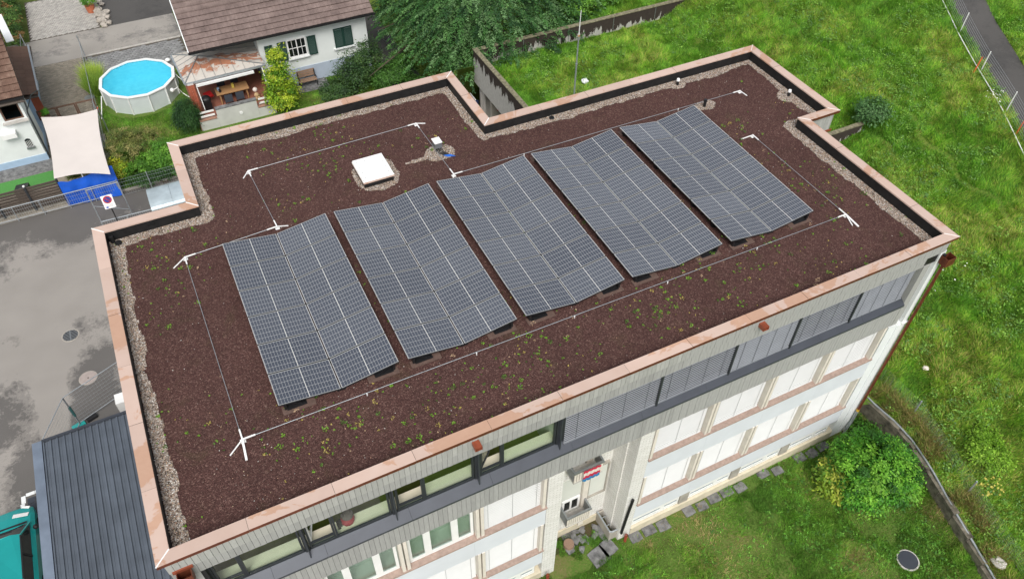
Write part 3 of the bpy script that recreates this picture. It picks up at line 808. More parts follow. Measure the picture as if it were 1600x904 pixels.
# basement: recessed windows between stub piers on a cream plinth
for x0, x1, ps in ((0.13, 10.31, posts_l), (14.19, 24.20, posts_r)):
    MB().xprism([(0.40, 0.58), (0.13, 0.52), (0.08, 0.50), (0.08, -0.02), (0.40, -0.02)], x0, x1).build('plinth', MT['plinth_cream'], B)
    MB().box(x0, x1, 0.42, 0.5, 0.0, 1.26).build('basement_wall', MT['concrete_light'], B)
    for k in range(4):
        a, b = ps[k]+0.25, ps[k+1]-0.22
        if k == 0: a = ps[0]+0.02
        f = MB(); f.box(a, b, 0.17, 0.24, 0.565, 0.76); f.box(a, b, 0.17, 0.24, 0.93, 1.265)
        mm = a+(b-a)*0.64
        for p, q in ((a, a+0.08), (mm-0.1, mm+0.1), (b-0.08, b)): f.box(p, q, 0.17, 0.24, 0.76, 0.93)
        f = f.build('basement_window', MT['white_plastic'], B)
        for p, q in ((a+0.08, mm-0.1), (mm+0.1, b-0.08)):
            MB().box(p, q, 0.20, 0.21, 0.76, 0.93).build('pane', MT['pale_pane'], f)
        if k: MB().box(ps[k]-0.20, ps[k]+0.22, 0.125, 0.30, 0.54, 1.268).build('stub_pier', MT['concrete'], B)
# entrance recess
rb = MB(); rb.box(10.86, 13.66, 1.25, 1.4, 0.0, 7.5); rb.build('recess_wall', MT['white_brick'], B)
rb = MB(); rb.box(13.60, 13.66, 0.60, 1.25, 0.0, 7.5); rb.box(10.86, 10.92, 0.6, 1.25, 0.0, 7.5); rb.build('recess_side_wall', MT['white_brick'], B)
MB().box(10.86, 13.66, 0.12, 1.25, 7.30, 7.42).build('recess_ceiling', MT['white_paint'], B)
MB().box(10.92, 13.60, 1.19, 1.248, 0.0, 0.45).build('recess_plinth', MT['plinth_cream'], B)
def recess_window(x0, x1, z0, z1, mat_in):
    f = frame_box(MB(), x0, x1, 1.17, 1.245, z0, z1, 0.09); xm = (x0+x1)/2; f.box(xm-0.04, xm+0.04, 1.18, 1.24, z0+0.09, z1-0.09)
    f = f.build('recess_window', MT['white_plastic'], B)
    MB().box(x0+0.09, xm-0.04, 1.20, 1.21, z0+0.09, z1-0.09).build('pane', mat_in, f)
    MB().box(xm+0.04, x1-0.09, 1.20, 1.21, z0+0.09, z1-0.09).build('pane', mat_in, f)
recess_window(11.66, 12.40, 1.9, 2.75, MT['glass_dark'])
recess_window(11.66, 12.40, 5.0, 6.3, MT['glass_dark'])
MB().box(11.62, 12.42, 1.21, 1.248, 2.80, 4.2).build('recess_panel', MT['inside_white'], B)
MB().box(12.44, 12.66, 1.10, 1.248, 0.45, 7.3).build('recess_post', MT['cream_post'], B)
MB().box(12.72, 13.44, 1.20, 1.248, 2.35, 4.3).build('recess_panel', MT['inside_white'], B)
fr = frame_box(MB(), 12.68, 13.48, 1.14, 1.25, 2.28, 4.36, 0.05); fr.build('recess_frame', MT['concrete'], B)
fr = frame_box(MB(), 11.04, 11.5, 1.16, 1.247, 0.45, 1.3, 0.06); fr = fr.build('recess_window', MT['white_plastic'], B)
MB().box(11.1, 11.44, 1.2, 1.21, 0.51, 1.24).build('pane', MT['glass_dark'], fr)
def balcony(x0, x1, y0, y1, z0, z1, name):
    o = MB().box(x0, x1, y0, y1, z0, z0+0.08).build(name, MT['concrete_light'], B)
    MB().box(x0-0.02, x1+0.02, y0-0.03, y0+0.05, z1-0.05, z1+0.02).build('rail', MT['grey_metal'], o)
    MB().box(x0-0.03, x0+0.04, y0+0.052, y1, z1-0.05, z1+0.02).build('rail', MT['grey_metal'], o)
    MB().box(x1-0.04, x1+0.03, y0+0.052, y1, z1-0.05, z1+0.02).build('rail', MT['grey_metal'], o)
    n = 11
    for k in range(n):
        xa = x0+(x1-x0)*(k+0.12)/n; MB().box(xa, xa+(x1-x0)/n*0.72, y0, y0+0.03, z0+0.085, z1-0.055).build('slat', MT['cream_post'], o)
    for k in range(5):
        ya = y0+0.06+(y1-y0-0.06)*k/5
        for xx in (x0, x1-0.03): MB().box(xx, xx+0.03, ya, ya+(y1-y0)/5*0.7, z0+0.085, z1-0.055).build('slat', MT['grey_metal'], o)
    return o
balcony(11.60, 12.58, 0.66, 1.16, 1.80, 2.50, 'balcony')
balcony(11.66, 12.78, 0.66, 1.16, 4.92, 5.62, 'balcony')

# ---- copper rainwater goods
def hopper(x0, x1, y0, y1, z0, z1):
    m = MB(); t = 0.015
    m.box(x0, x1, y0, y0+t, z0, z1); m.box(x0, x1, y1-t, y1, z0, z1); m.box(x0, x0+t, y0+t, y1-t, z0, z1); m.box(x1-t, x1, y0+t, y1-t, z0, z1); m.box(x0, x1, y0, y1, z0-t, z0)
    return m
h = hopper(24.86, 25.24, -0.22, 0.06, 10.30, 10.62).build('rain_hopper', MT['copper_dark'], B)
MB().box(24.9, 25.0, 0.0, 0.14, 10.55, 10.66).build('spout', MT['black'], h)
dp = MB(); dp.tube((25.02, -0.05, 10.29), (25.02, -0.02, 1.75), 0.055, n=10); dp.build('downpipe', MT['copper_dark'], B)
dp = MB(); dp.tube((25.02, -0.02, 1.75), (25.02, -0.02, 1.62), 0.062, n=10); dp.build('pipe_collar', plain('yellow_plastic', (214, 170, 60), 0.5), B)
dp = MB(); dp.path([(25.02, -0.02, 1.62), (25.04, -0.02, 0.9), (24.9, -0.05, 0.45), (24.9, -0.05, 0.0)], 0.06); dp.build('drain_pipe', MT['galv'], B)
h = hopper(0.26, 0.60, -0.20, 0.06, 10.42, 10.78).build('rain_hopper', MT['copper_dark'], B)
MB().box(0.20, 0.66, 0.03, 0.075, 10.74, 10.84).build('hopper_flange', MT['copper_fresh'], h)
MB().tube((0.37, -0.215, 10.56), (0.37, -0.18, 10.56), 0.06, n=12).build('overflow_hole', MT['black'], h)
MB().tube((0.43, -0.05, 10.42), (0.43, -0.02, 0.0), 0.055, n=10).build('downpipe', MT['copper_dark'], B)
for xs_, zs_ in ((7.93, 10.98), (17.27, 10.98)):
    m = MB(); t = 0.012
    m.box(xs_-0.1, xs_+0.1, -0.17, 0.07, zs_+0.09, zs_+0.102); m.box(xs_-0.1, xs_+0.1, -0.16, 0.07, zs_-0.05, zs_-0.038)
    m.box(xs_-0.1, xs_-0.088, -0.17, 0.07, zs_-0.038, zs_+0.09); m.box(xs_+0.088, xs_+0.1, -0.17, 0.07, zs_-0.038, zs_+0.09)
    m.build('overflow_spout', MT['copper_fresh'], B)
# ------------------------------------------------------------------ on the roof
def pt_in(poly, X, Y):
    c = np.zeros(X.shape, bool); n = len(poly); j = n-1
    for i in range(n):
        xi, yi = poly[i]; xj, yj = poly[j]
        if yi != yj:
            cond = ((yi > Y) != (yj > Y)) & (X < (xj-xi)*(Y-yi)/(yj-yi)+xi); c ^= cond
        j = i
    return c
def edge_dist(poly, X, Y, skip=()):
    d = np.full(X.shape, 99.0); n = len(poly)
    for i in range(n):
        if i in skip: continue
        (x0, y0), (x1, y1) = poly[i], poly[(i+1) % n]
        L2 = (x1-x0)**2+(y1-y0)**2; t = np.clip(((X-x0)*(x1-x0)+(Y-y0)*(y1-y0))/L2, 0, 1)
        d = np.minimum(d, np.hypot(X-x0-t*(x1-x0), Y-y0-t*(y1-y0)))
    return d
RP = inset(OUT, 0.335)
MB().face([(x, y, ZS) for x, y in reversed(RP)]).build('substrate', MT['substrate'], B)
HATCH = (8.70, 9.84, 11.14, 12.44)
SPOTS = [(9.27, 11.75, 0.98, 1.05), (11.86, 12.0, 0.62, 0.5), (11.0, 11.85, 0.55, 0.10), (22.55, 10.2, 0.55, 0.35), (22.4, 11.95, 0.5, 0.35), (26.0, 9.3, 0.45, 0.5)]
def gravel_w(X, Y):
    return 0.345+0.34*(fbm(X, Y, 0.8, 21, 3)-0.45)+0.10*(vnoise(X, Y, 4.0, 9)-0.5)
def is_gravel(X, Y):
    g = edge_dist(RP, X, Y, skip=(9,)) < gravel_w(X, Y)
    for sx_, sy_, rx, ry in SPOTS:
        g |= np.hypot((X-sx_)/rx, (Y-sy_)/ry) < 0.86+0.5*(fbm(X, Y, 1.6, 33, 2)-0.5)
    return g & pt_in(RP, X, Y)
# gravel bed as a fine mesh with an uneven edge
def gravel_bed():
    st = 0.05; xs_ = np.arange(0.3, 26.4, st); ys_ = np.arange(0.3, 16.0, st)
    Xc, Yc = np.meshgrid(xs_+st/2, ys_+st/2); G = is_gravel(Xc, Yc)
    # each strip of cells becomes one quad
    V = []; F = []
    for j in range(G.shape[0]):
        r = np.concatenate([[0], G[j].astype(int), [0]]); d = np.diff(r)
        for a, b in zip(np.where(d == 1)[0], np.where(d == -1)[0]):
            k = len(V); x0 = xs_[a]; x1 = xs_[b-1]+st; y0 = ys_[j]; z = ZS+0.008
            V += [(x0, y0, z), (x1, y0, z), (x1, y0+st, z), (x0, y0+st, z)]; F.append((k, k+1, k+2, k+3))
    return np_mesh('gravel_bed', np.array(V), np.array(F), MT['gravel_bed'], parent=B)
gravel_bed()
def pebbles(name, P, r, C, parent, mat):
    n = len(P); o = np.array([(1,0,0),(0,1,0),(-1,0,0),(0,-1,0),(0,0,0.75),(0,0,-0.6)], float)
    ang = RG.random(n)*6.28; ca, sa = np.cos(ang), np.sin(ang)
    st = np.stack([0.8+0.6*RG.random(n), 0.7+0.4*RG.random(n), 0.6+0.5*RG.random(n)], 1)
    Q = o[None]*st[:, None, :]; Q = np.stack([Q[..., 0]*ca[:, None]-Q[..., 1]*sa[:, None], Q[..., 0]*sa[:, None]+Q[..., 1]*ca[:, None], Q[..., 2]], 2)
    V = (P[:, None, :]+Q*r[:, None, None]).reshape(-1, 3)
    f = np.array([(0,1,4),(1,2,4),(2,3,4),(3,0,4),(1,0,5),(2,1,5),(3,2,5),(0,3,5)])
    F = (f[None]+np.arange(n)[:, None, None]*6).reshape(-1, 3)
    return tag(np_mesh(name, V, F, mat, np.repeat(C, 6, 0), parent=parent), kind='stuff')
def scatter_roof(n):
    X = RG.uniform(0.3, 26.4, n); Y = RG.uniform(0.3, 16.0, n); k = pt_in(RP, X, Y); return X[k], Y[k]
X, Y = scatter_roof(300000); g = is_gravel(X, Y); X, Y = X[g][:34000], Y[g][:34000]
pal = np.array([L(212, 206, 198)[:3], L(184, 166, 150)[:3], L(136, 124, 114)[:3], L(92, 78, 66)[:3], L(200, 178, 148)[:3], L(166, 158, 152)[:3], L(230, 226, 220)[:3], L(186, 148, 126)[:3]])
pebbles('gravel', np.stack([X, Y, np.full(len(X), ZS+0.012)], 1), RG.uniform(0.010, 0.024, len(X)), pal[RG.integers(0, 8, len(X))]*RG.uniform(0.62, 1.05, (len(X), 1)), B, MT['stone_attr'])
X, Y = scatter_roof(120000)
pal2 = np.array([L(80, 56, 52)[:3], L(92, 65, 60)[:3], L(100, 72, 66)[:3], L(72, 50, 47)[:3], L(86, 60, 56)[:3], L(136, 112, 100)[:3]])
w = RG.random(len(X)); ci = np.where(w < 0.985, RG.integers(0, 5, len(X)), 5)
pebbles('crushed_brick', np.stack([X, Y, np.full(len(X), ZS+0.004)], 1), RG.uniform(0.008, 0.018, len(X)), pal2[ci]*RG.uniform(0.7, 1.2, (len(X), 1)), B, MT['stone_attr'])
# stray pebbles and debris near the front edge and here and there
X, Y = scatter_roof(60000); dfr = edge_dist(RP, X, Y); k = RG.random(len(X)) < 0.02+0.30*np.exp(-dfr/0.12)+0.25*(np.hypot(X-2.6, Y-1.6) < 1.1)*RG.random(len(X))*0.7
X, Y = X[k], Y[k]
pebbles('stray_gravel', np.stack([X, Y, np.full(len(X), ZS+0.014)], 1), RG.uniform(0.010, 0.020, len(X)), pal[RG.integers(0, 8, len(X))], B, MT['stone_attr'])

# seedlings, moss tufts and dead leaves
def roof_weeds():
    Vs, Fs, Cs = [], [], []; off = 0
    X, Y = scatter_roof(40000); dens = fbm(X, Y, 0.45, 61, 3)
    band = np.exp(-((Y-1.9)/1.0)**2)*(X > 2.8)*(X < 16)*0.8+np.exp(-((X-7.3)/1.6)**2-((Y-12.2)/1.6)**2)*1.4+np.exp(-((X-23.0)/0.9)**2-((Y-5.5)/2.2)**2)*0.9+np.exp(-((X-5.6)/0.5)**2-((Y-11.2)/1.0)**2)
    pr_ = np.clip((dens-0.5)*0.55, 0.002, 1)+0.11*band*np.clip((fbm(X, Y, 1.3, 67, 2)-0.35)*3, 0.1, 2)
    k = RG.random(len(X)) < pr_*0.9; X, Y = X[k], Y[k]; n = len(X)
    big = RG.random(n)
    for i in range(n):
        m = int(3+big[i]**4*16); R = 0.018+0.075*big[i]**5
        kind = RG.random()
        base = np.array(L(116, 158, 52)[:3]) if kind < 0.55 else (np.array(L(84, 116, 46)[:3]) if kind < 0.72 else (np.array(L(186, 170, 92)[:3]) if kind < 0.92 else np.array(L(196, 168, 138)[:3])))
        a = RG.random(m)*6.28; r = R*np.sqrt(RG.random(m))
        P = np.stack([X[i]+np.cos(a)*r, Y[i]+np.sin(a)*r, ZS+0.015+RG.random(m)*R*0.9], 1)
        N = unit(np.stack([RG.normal(0, .5, m), RG.normal(0, .5, m), np.ones(m)], 1)); D = RG.normal(0, 1, (m, 3))
        s_ = RG.uniform(0.03, 0.06, m)*(1.15 if kind < 0.72 else 0.9)
        V, F = leaf_quads(P, N, D, s_, s_*0.65); Vs.append(V); Fs.append(F+off); off += len(V)
        Cs.append(np.repeat(base[None]*RG.uniform(0.7, 1.25, (m, 1)), 4, 0))
    return tag(np_mesh('roof_weeds', np.concatenate(Vs), np.concatenate(Fs), MT['leaf'], np.concatenate(Cs), parent=B), kind='stuff')
roof_weeds()

# ---- solar arrays
LX, LY = 1.692, 1.134; TILT = math.atan2(0.242, 1.675)
def module_meshes():
    fr = MB(); t = 0.007
    fr.box(0, LX, 0, 0.012, -0.03, 0.004, 1); fr.box(0, LX, LY-0.012, LY, -0.03, 0.004, 1); fr.box(0, t, 0.012, LY-0.012, -0.03, 0.004); fr.box(LX-t, LX, 0.012, LY-0.012, -0.03, 0.004)
    fr.box(t, LX-t, 0.012, LY-0.012, -0.03, -0.026)
    ce = MB().box(t, LX-t, 0.012, LY-0.012, -0.02, 0.001)
    return fr.mesh('solar_module', [MT['alu'], MT['anthracite_dark']]), ce.mesh('cell_sheet', MT['cells'])
ME_F, ME_C = module_meshes()
ax_ = [5.325, 8.994, 12.686, 16.369, 20.114]; ay_ = [3.194, 3.162, 3.15, 3.137, 3.119]
lab = ['solar array at the left end, nearest the car park side of the roof', 'second solar array from the left, below the white roof hatch',
       'middle solar array of the five, below the grey cable box', 'fourth solar array from the left, beside the last one', 'solar array at the far end, next to the lone black vent pipe']
def clampz(u): return 11.07+0.242*abs(u)/1.675
for k in range(5):
    A = thing('solar_array', lab[k], 'solar array', (ax_[k], ay_[k], ZS), 'solar arrays on the flat roof')
    for side in (0, 1):
        for r in range(6):
            y = ay_[k]+r*1.154
            if side == 0:      # slopes down towards the valley
                loc = (ax_[k]-1.693, y, 11.07+0.242); rot = (0, TILT, 0)
            else:
                loc = (ax_[k]+0.018, y, 11.07); rot = (0, -TILT, 0)
            o = put('solar_module', ME_F, A, loc, rot)
            c = put('cell_sheet', ME_C, o, loc); c.location = (0, 0, 0)
    for r in range(7):
        y = ay_[k]+r*1.154-0.01+(0.1 if r == 0 else (-0.1 if r == 6 else 0))
        m = MB()
        for sgn in (-1, 1):
            x0 = ax_[k]+sgn*0.05; x1 = ax_[k]+sgn*1.62
            p0 = (x0, y, 11.02); p1 = (x1, y, 11.02+0.225)
            m.bar(p0, p1, 0.05, 0.05)
            m.bar((x1-sgn*0.08, y, ZS), (x1-sgn*0.08, y, 11.20), 0.07, 0.12, up=(0,1,0)); m.bar((x1-sgn*0.1, y, ZS+0.02), (x1-sgn*0.65, y, ZS+0.02), 0.2, 0.04)
            m.bar((x1-sgn*0.12, y, 11.19), (x1-sgn*0.62, y, ZS+0.02), 0.06, 0.04)
        m.box(ax_[k]-0.12, ax_[k]+0.12, y-0.06, y+0.06, ZS, 11.02)
        m.build('support', MT['black'], A)
    for r in (0, 6):
        for sgn in (-1, 1):
            xa = ax_[k]+sgn*1.2; y = ay_[k]+r*1.154
            m = MB(); m.obox((xa, y+(0.02 if r == 0 else 0.0), ZS+0.02), (1,0,0), (0,1,0), (0,0,1), 0.45, 0.13, 0.015)
            m.build('ballast_slab', MT['ballast'] if 'ballast' in MT else MT.setdefault('ballast', plain('ballast_slab', (100, 80, 72), 0.95, 0, 0.12, 8, 0.4)), A)

# ---- roof hatch
hx0, hx1, hy0, hy1 = HATCH
Hh = thing('roof_hatch', 'white square roof hatch with copper rim on the brown roof', 'roof hatch', ((hx0+hx1)/2, (hy0+hy1)/2, ZS))
MB().box(hx0+0.03, hx1-0.03, hy0+0.03, hy1-0.03, ZS, ZS+0.20).build('hatch_kerb', MT['membrane'], Hh)
MB().box(hx0, hx1, hy0, hy1, ZS+0.20, ZS+0.27).build('copper_rim', MT['copper'], Hh)
MB().box(hx0-0.0, hx1-0.0, hy0-0.0, hy1+0.0, ZS+0.272, ZS+0.275).box(hx0+0.02, hx1-0.02, hy0+0.05, hy1-0.02, ZS+0.276, ZS+0.335).build('hatch_lid', MT['white_plastic'], Hh)
for i in range(4):
    for j in range(4):
        if i in (0, 3) or j in (0, 3):
            MB().tube((hx0+0.14+i*0.285, hy0+0.18+j*0.31, ZS+0.336), (hx0+0.14+i*0.285, hy0+0.18+j*0.31, ZS+0.342), 0.014, n=6).build('screw', MT['grey_metal'], Hh)

# ---- cable box
cb = thing('cable_box', 'small white topped cable box on a stand with blue cables', 'cable box', (11.84, 12.08, ZS))
MB().box(11.72, 11.98, 11.92, 12.24, ZS+0.22, ZS+0.44).build('housing', MT['grey_metal'], cb)
MB().box(11.70, 12.0, 11.90, 12.26, ZS+0.442, ZS+0.47).build('lid', MT['white_plastic'], cb)
MB().tube((11.80, 12.05, ZS), (11.80, 12.05, ZS+0.22), 0.03).tube((11.92, 12.14, ZS), (11.92, 12.14, ZS+0.22), 0.03).build('stand', MT['black'], cb)
for k in range(5):
    MB().path([(11.78+0.04*k, 11.97, ZS+0.22), (11.82+0.05*k, 11.86, ZS+0.06), (11.95+0.05*k, 11.70-0.01*k, ZS+0.03)], 0.012, 6).build('cable', MT['black'], cb)
    MB().tube((11.95+0.05*k, 11.70-0.01*k, ZS+0.03), (12.06+0.06*k, 11.55-0.02*k, ZS+0.03), 0.013, n=6).build('cable_end', MT['blue'], cb)

# ---- vents and outlets
def vent(name, label, x, y, h, cap, bodymat):
    t = thing(name, label, 'vent', (x, y, ZS), 'vent pipes on the flat roof')
    MB().tube((x, y, ZS), (x, y, ZS+h), 0.055, n=12).build('pipe', bodymat, t)
    MB().tube((x, y, ZS+h-0.02), (x, y, ZS+h+0.07), 0.075, 0.06, n=12).build('cap', cap, t)
vent('vent_pipe', 'short black vent pipe with white cap by the back parapet', 22.42, 11.93, 0.22, MT['white_plastic'], MT['black'])
vent('vent_pipe', 'short black vent pipe with white cap in the jutting far corner of the roof', 26.02, 9.32, 0.22, MT['white_plastic'], MT['black'])
vent('vent_pipe', 'all black vent pipe in gravel beside the last solar array', 22.50, 10.18, 0.26, MT['black'], MT['black'])
o = thing('roof_drain', 'black roof drain cap in the gravel corner by the notch nearest the car park', 'drain', (0.62, 11.98, ZS), 'roof drains in the gravel border')
MB().tube((0.62, 11.98, ZS), (0.62, 11.98, ZS+0.07), 0.12, 0.10, n=14).build('drain_cap', MT['black'], o)
MB().tube((0.47, 12.1, ZS+0.02), (0.47, 12.1, ZS+0.26), 0.07, n=10).build('drain_pipe', MT['black'], o)
o = thing('roof_drain', 'black roof drain cap in the gravel by the back parapet', 'drain', (16.65, 12.08, ZS), 'roof drains in the gravel border')
MB().tube((16.65, 12.08, ZS), (16.65, 12.08, ZS+0.06), 0.12, 0.09, n=14).build('drain_cap', MT['black'], o)
for x0, x1, y in ((1.62, 1.86, 12.19), (20.0, 20.22, 12.228)):
    MB().box(x0, x1, y-0.012, y+0.003, 11.14, 11.21).build('overflow_slot', plain('slot_black', (8, 8, 8), 0.9), B)

# ---- safety line around the panels
S = thing('safety_line', 'thin white safety line on low posts running round the solar arrays', 'safety line', (2.5, 2.8, ZS))
zl = 11.03
T = {1: (5.28, 13.80), 2: (11.73, 13.92), 3: (5.44, 10.47), 4: (11.81, 10.47), 5: (2.43, 10.31), 6: (2.51, 2.79), 7: (22.97, 2.72), 8: (22.96, 7.73), 9: (24.39, 10.38)}
runs = [(1, 2), (1, 3), (2, 4), (5, 3), (5, 6), (6, 7), (7, 8), (4, 9)]
for a, b in runs:
    MB().tube((*T[a], zl), (*T[b], zl), 0.0085, n=6).build('wire', MT['galv'], S)
dirs = {}
for a, b in runs:
    d = Vector((T[b][0]-T[a][0], T[b][1]-T[a][1], 0)).normalized(); dirs.setdefault(a, []).append(d); dirs.setdefault(b, []).append(-d)
leg = {1: (-0.7, -0.7), 2: (0.6, -0.1), 3: (0.8, -0.1), 4: (-0.3, -0.6), 5: (-0.75, -0.5), 6: (-0.8, -0.6), 7: (-0.25, -1.0), 8: (-1.0, 0.1), 9: (0.3, -0.9)}
for k, (x, y) in T.items():
    m = MB(); m.tube((x, y, ZS), (x, y, zl+0.02), 0.024, n=8); m.box(x-0.07, x+0.07, y-0.07, y+0.07, ZS, ZS+0.012)
    m.build('corner_post', MT['white_plastic'], S)
    for d in dirs[k]:
        MB().bar((x, y, zl+0.005), (x+d.x*0.34, y+d.y*0.34, zl+0.003), 0.04, 0.025).build('bracket_arm', MT['white_plastic'], S)
    lx, ly = leg[k]; q = math.hypot(lx, ly); r_ = 0.50 if k in (5, 6, 7, 8) else 0.36
    MB().bar((x, y, zl), (x+lx/q*r_, y+ly/q*r_, ZS+0.015), 0.03, 0.025).build('stay', MT['white_plastic'], S)
    if k in (6, 7):
        MB().bar((x, y, zl), (x-(0.05 if k == 6 else -0.02), y-0.62, ZS+0.02), 0.055, 0.03).build('stay', MT['white_plastic'], S)
for x, y in ((9.18, 2.73), (15.71, 2.70), (18.13, 10.25), (5.9, 2.75), (12.4, 2.73), (19.2, 2.71), (14.6, 10.42), (21.4, 10.40)):
    MB().tube((x, y, ZS), (x, y, zl+0.012), 0.018, n=6).build('support_post', MT['white_plastic'], S)
# ------------------------------------------------------------------ annex and walls on the hill side
AN = thing('concrete_annex', 'grass-roofed concrete annex with stained walls behind the building', 'annex', (20.4, 20, 0))
MB().box(20.30, 20.52, 12.7, 28.0, 2.60, 4.70).build('side_fascia', MT['stained'], AN)
MB().box(20.27, 20.55, 12.7, 28.03, 4.702, 4.76).build('wall_cap', MT['moss_cap'], AN)
for k, (a, b) in enumerate(((20.525, 23.5), (23.5, 26.6), (26.6, 29.8), (29.8, 32.9), (32.9, 35.7))):
    MB().box(a+0.004, b-0.004, 27.78, 28.0, 2.5, 4.70).build('back_wall_panel', MT['stained'], AN)
    if k: MB().box(a-0.02, a+0.02, 27.765, 27.776, 3.9, 4.70).build('joint_strip', MT['grey_metal'], AN)
MB().box(20.56, 35.72, 27.74, 28.03, 4.702, 4.755).build('wall_cap', MT['moss_cap'], AN)
MB().box(26.7, 35.7, 12.42, 12.60, 1.5, 4.68).build('front_wall', MT['stained'], AN)
MB().box(26.7, 35.72, 12.39, 12.63, 4.682, 4.74).build('wall_cap', MT['moss_cap'], AN)
MB().box(20.53, 33.0, 13.0, 27.7, 2.62, 3.5).build('roof_slab', MT['concrete'], AN)
MB().box(24.2, 24.4, 13.0, 27.7, 0.0, 2.6).build('back_wall', MT['concrete_light'], AN)
MB().box(20.53, 24.2, 27.5, 27.7, 0.0, 2.6).build('end_wall', MT['concrete_light'], AN)
MB().box(20.6, 20.75, 27.3, 27.49, 0.0, 2.6).build('post', MT['concrete_light'], AN)
MB().box(20.60, 22.6, 26.2, 26.32, 0.0, 2.6).build('partition', MT['concrete'], AN)
MB().box(21.0, 21.3, 26.14, 26.19, 1.4, 1.75).build('fire_box', MT['red'], AN)
MB().box(21.5, 22.4, 26.13, 26.19, 0.0, 2.1).build('door', MT['red'], AN)
pl = thing('tall_pole', 'tall thin metal pole standing in the grass behind the roof edge', 'pole', (23.93, 22.3, 3.7))
MB().tube((23.93, 22.3, 3.65), (23.93, 22.3, 5.9), 0.052, 0.05, n=8).build('lower_tube', MT['galv'], pl)
MB().tube((23.93, 22.3, 5.88), (23.93, 22.3, 5.96), 0.065, n=8).build('collar', MT['galv'], pl)
MB().tube((23.93, 22.3, 5.94), (23.91, 22.25, 7.6), 0.042, 0.036, n=8).build('middle_tube', MT['galv'], pl)
MB().tube((23.91, 22.25, 7.57), (23.91, 22.25, 7.66), 0.055, n=8).build('collar', MT['wood_warm'], pl)
MB().tube((23.91, 22.25, 7.64), (23.9, 22.2, 9.05), 0.03, 0.016, n=8).build('upper_tube', MT['white_plastic'], pl)

sh = thing('slatted_trailer', 'white trailer with slatted top and dark blue edge beside the concrete annex', 'trailer', (19.8, 29, 0))
MB().box(19.1, 20.15, 27.2, 30.4, 0.45, 1.55).build('body', MT['white_plastic'], sh)
MB().box(19.06, 19.12, 27.15, 30.45, 1.55, 1.78).box(19.12, 20.19, 27.15, 27.21, 1.55, 1.78).build('blue_edge', MT['navy'], sh)
MB().box(19.13, 20.15, 27.22, 30.4, 1.551, 1.6).build('load_floor', MT['rubber'], sh)
for k in range(5): MB().bar((19.2+k*0.21, 27.22, 1.80), (19.2+k*0.21, 30.4, 1.80), 0.05, 0.04).build('slat', MT['white_plastic'], sh)
for yy in (27.8, 29.6):
    for xx in (19.1, 20.02): MB().tube((xx, yy, 0.32), (xx+0.14, yy, 0.32), 0.32, n=14).build('wheel', MT['rubber'], sh)

# ------------------------------------------------------------------ garden retaining wall with its pipe rail
GW = thing('garden_wall', 'low curved block wall with grey pipe rail between garden and meadow', 'wall', (26, -3, 0))
gp = [(26.06, 0.55), (26.10, 0.0), (26.27, -1.0), (26.27, -2.0), (26.08, -3.2), (25.64, -4.95), (25.13, -7.37), (24.5, -10.0)]
def along(pts, step):
    P = np.array(pts, float); d = np.concatenate([[0], np.cumsum(np.linalg.norm(np.diff(P, axis=0), axis=1))])
    s = np.arange(0, d[-1], step); return np.stack([np.interp(s, d, P[:, i]) for i in range(P.shape[1])], 1)
gs = along(gp, 0.95)
for k in range(len(gs)-1):
    a, b = gs[k], gs[k+1]; zt = float(hz(a[0], a[1]))-0.02+rnd.uniform(-0.05, 0.04); dvec = Vector((b[0]-a[0], b[1]-a[1], 0)).normalized(); nx = Vector((dvec.y, -dvec.x, 0))
    c = Vector(((a[0]+b[0])/2, (a[1]+b[1])/2, zt/2))+nx*(0.02+rnd.uniform(-0.03, 0.03))
    MB().obox(c, dvec, nx, (0,0,1), 0.47, 0.13, zt/2).build('wall_block', MT['block'] if 'block' in MT else MT.setdefault('block', plain('wall_block', (118, 112, 98), 0.95, 0, 0.35, 4.0, 0.6)), GW)
bk_ = along(gp, 0.4); V_ = []; F_ = []; n_ = len(bk_)
for k in range(n_):
    x, y = bk_[k]; zt = float(hz(x, y)); jt = 0.12*math.sin(k*1.3)
    V_ += [(x-0.75+jt, y, 0.004), (x-0.4+jt*.5, y, 0.16*zt), (x-0.08, y, 0.42*zt+0.04*math.sin(k*2.1))]
for k in range(n_-1):
    for j in range(2): F_.append((3*k+j, 3*k+j+1, 3*k+j+4, 3*k+j+3))
tag(np_mesh('garden_bank', np.array(V_), np.array(F_), MT['lawn'], smooth=True), kind='structure')
rail = [(x+0.02, y, float(hz(x, y))+0.05) for x, y in along(gp, 0.5)]
MB().path(rail, 0.042, 8).build('pipe_rail', MT['galv'], GW)

def wire_fence(name, label, pts, h, nwire, vstep, postr, postmat, lean=(0, 0), group=None, posts=None, wr=0.004):
    F = thing(name, label, 'fence', (pts[0][0], pts[0][1], float(hz(*pts[0]))), group)
    q = along(pts, 0.6); q3 = [(x, y, float(hz(x, y))) for x, y in q]
    m = MB()
    for k in range(nwire):
        z = 0.08+h*(k+0.5)/nwire
        for a, b in zip(q3[:-1], q3[1:]): m.tube((a[0]+lean[0]*z, a[1]+lean[1]*z, a[2]+z), (b[0]+lean[0]*z, b[1]+lean[1]*z, b[2]+z), wr, n=3, caps=False)
    if vstep:
        for x, y in along(pts, vstep):
            zz = float(hz(x, y)); m.tube((x, y, zz+0.05), (x+lean[0]*h, y+lean[1]*h, zz+h), wr*0.8, n=3, caps=False)
    m.build('wire_mesh', MT['galv'], F)
    for x, y in (posts or pts):
        zz = float(hz(x, y)); MB().tube((x, y, zz-0.2), (x+lean[0]*h, y+lean[1]*h, zz+h+0.06), postr, n=8).build('post', postmat, F)
    return F
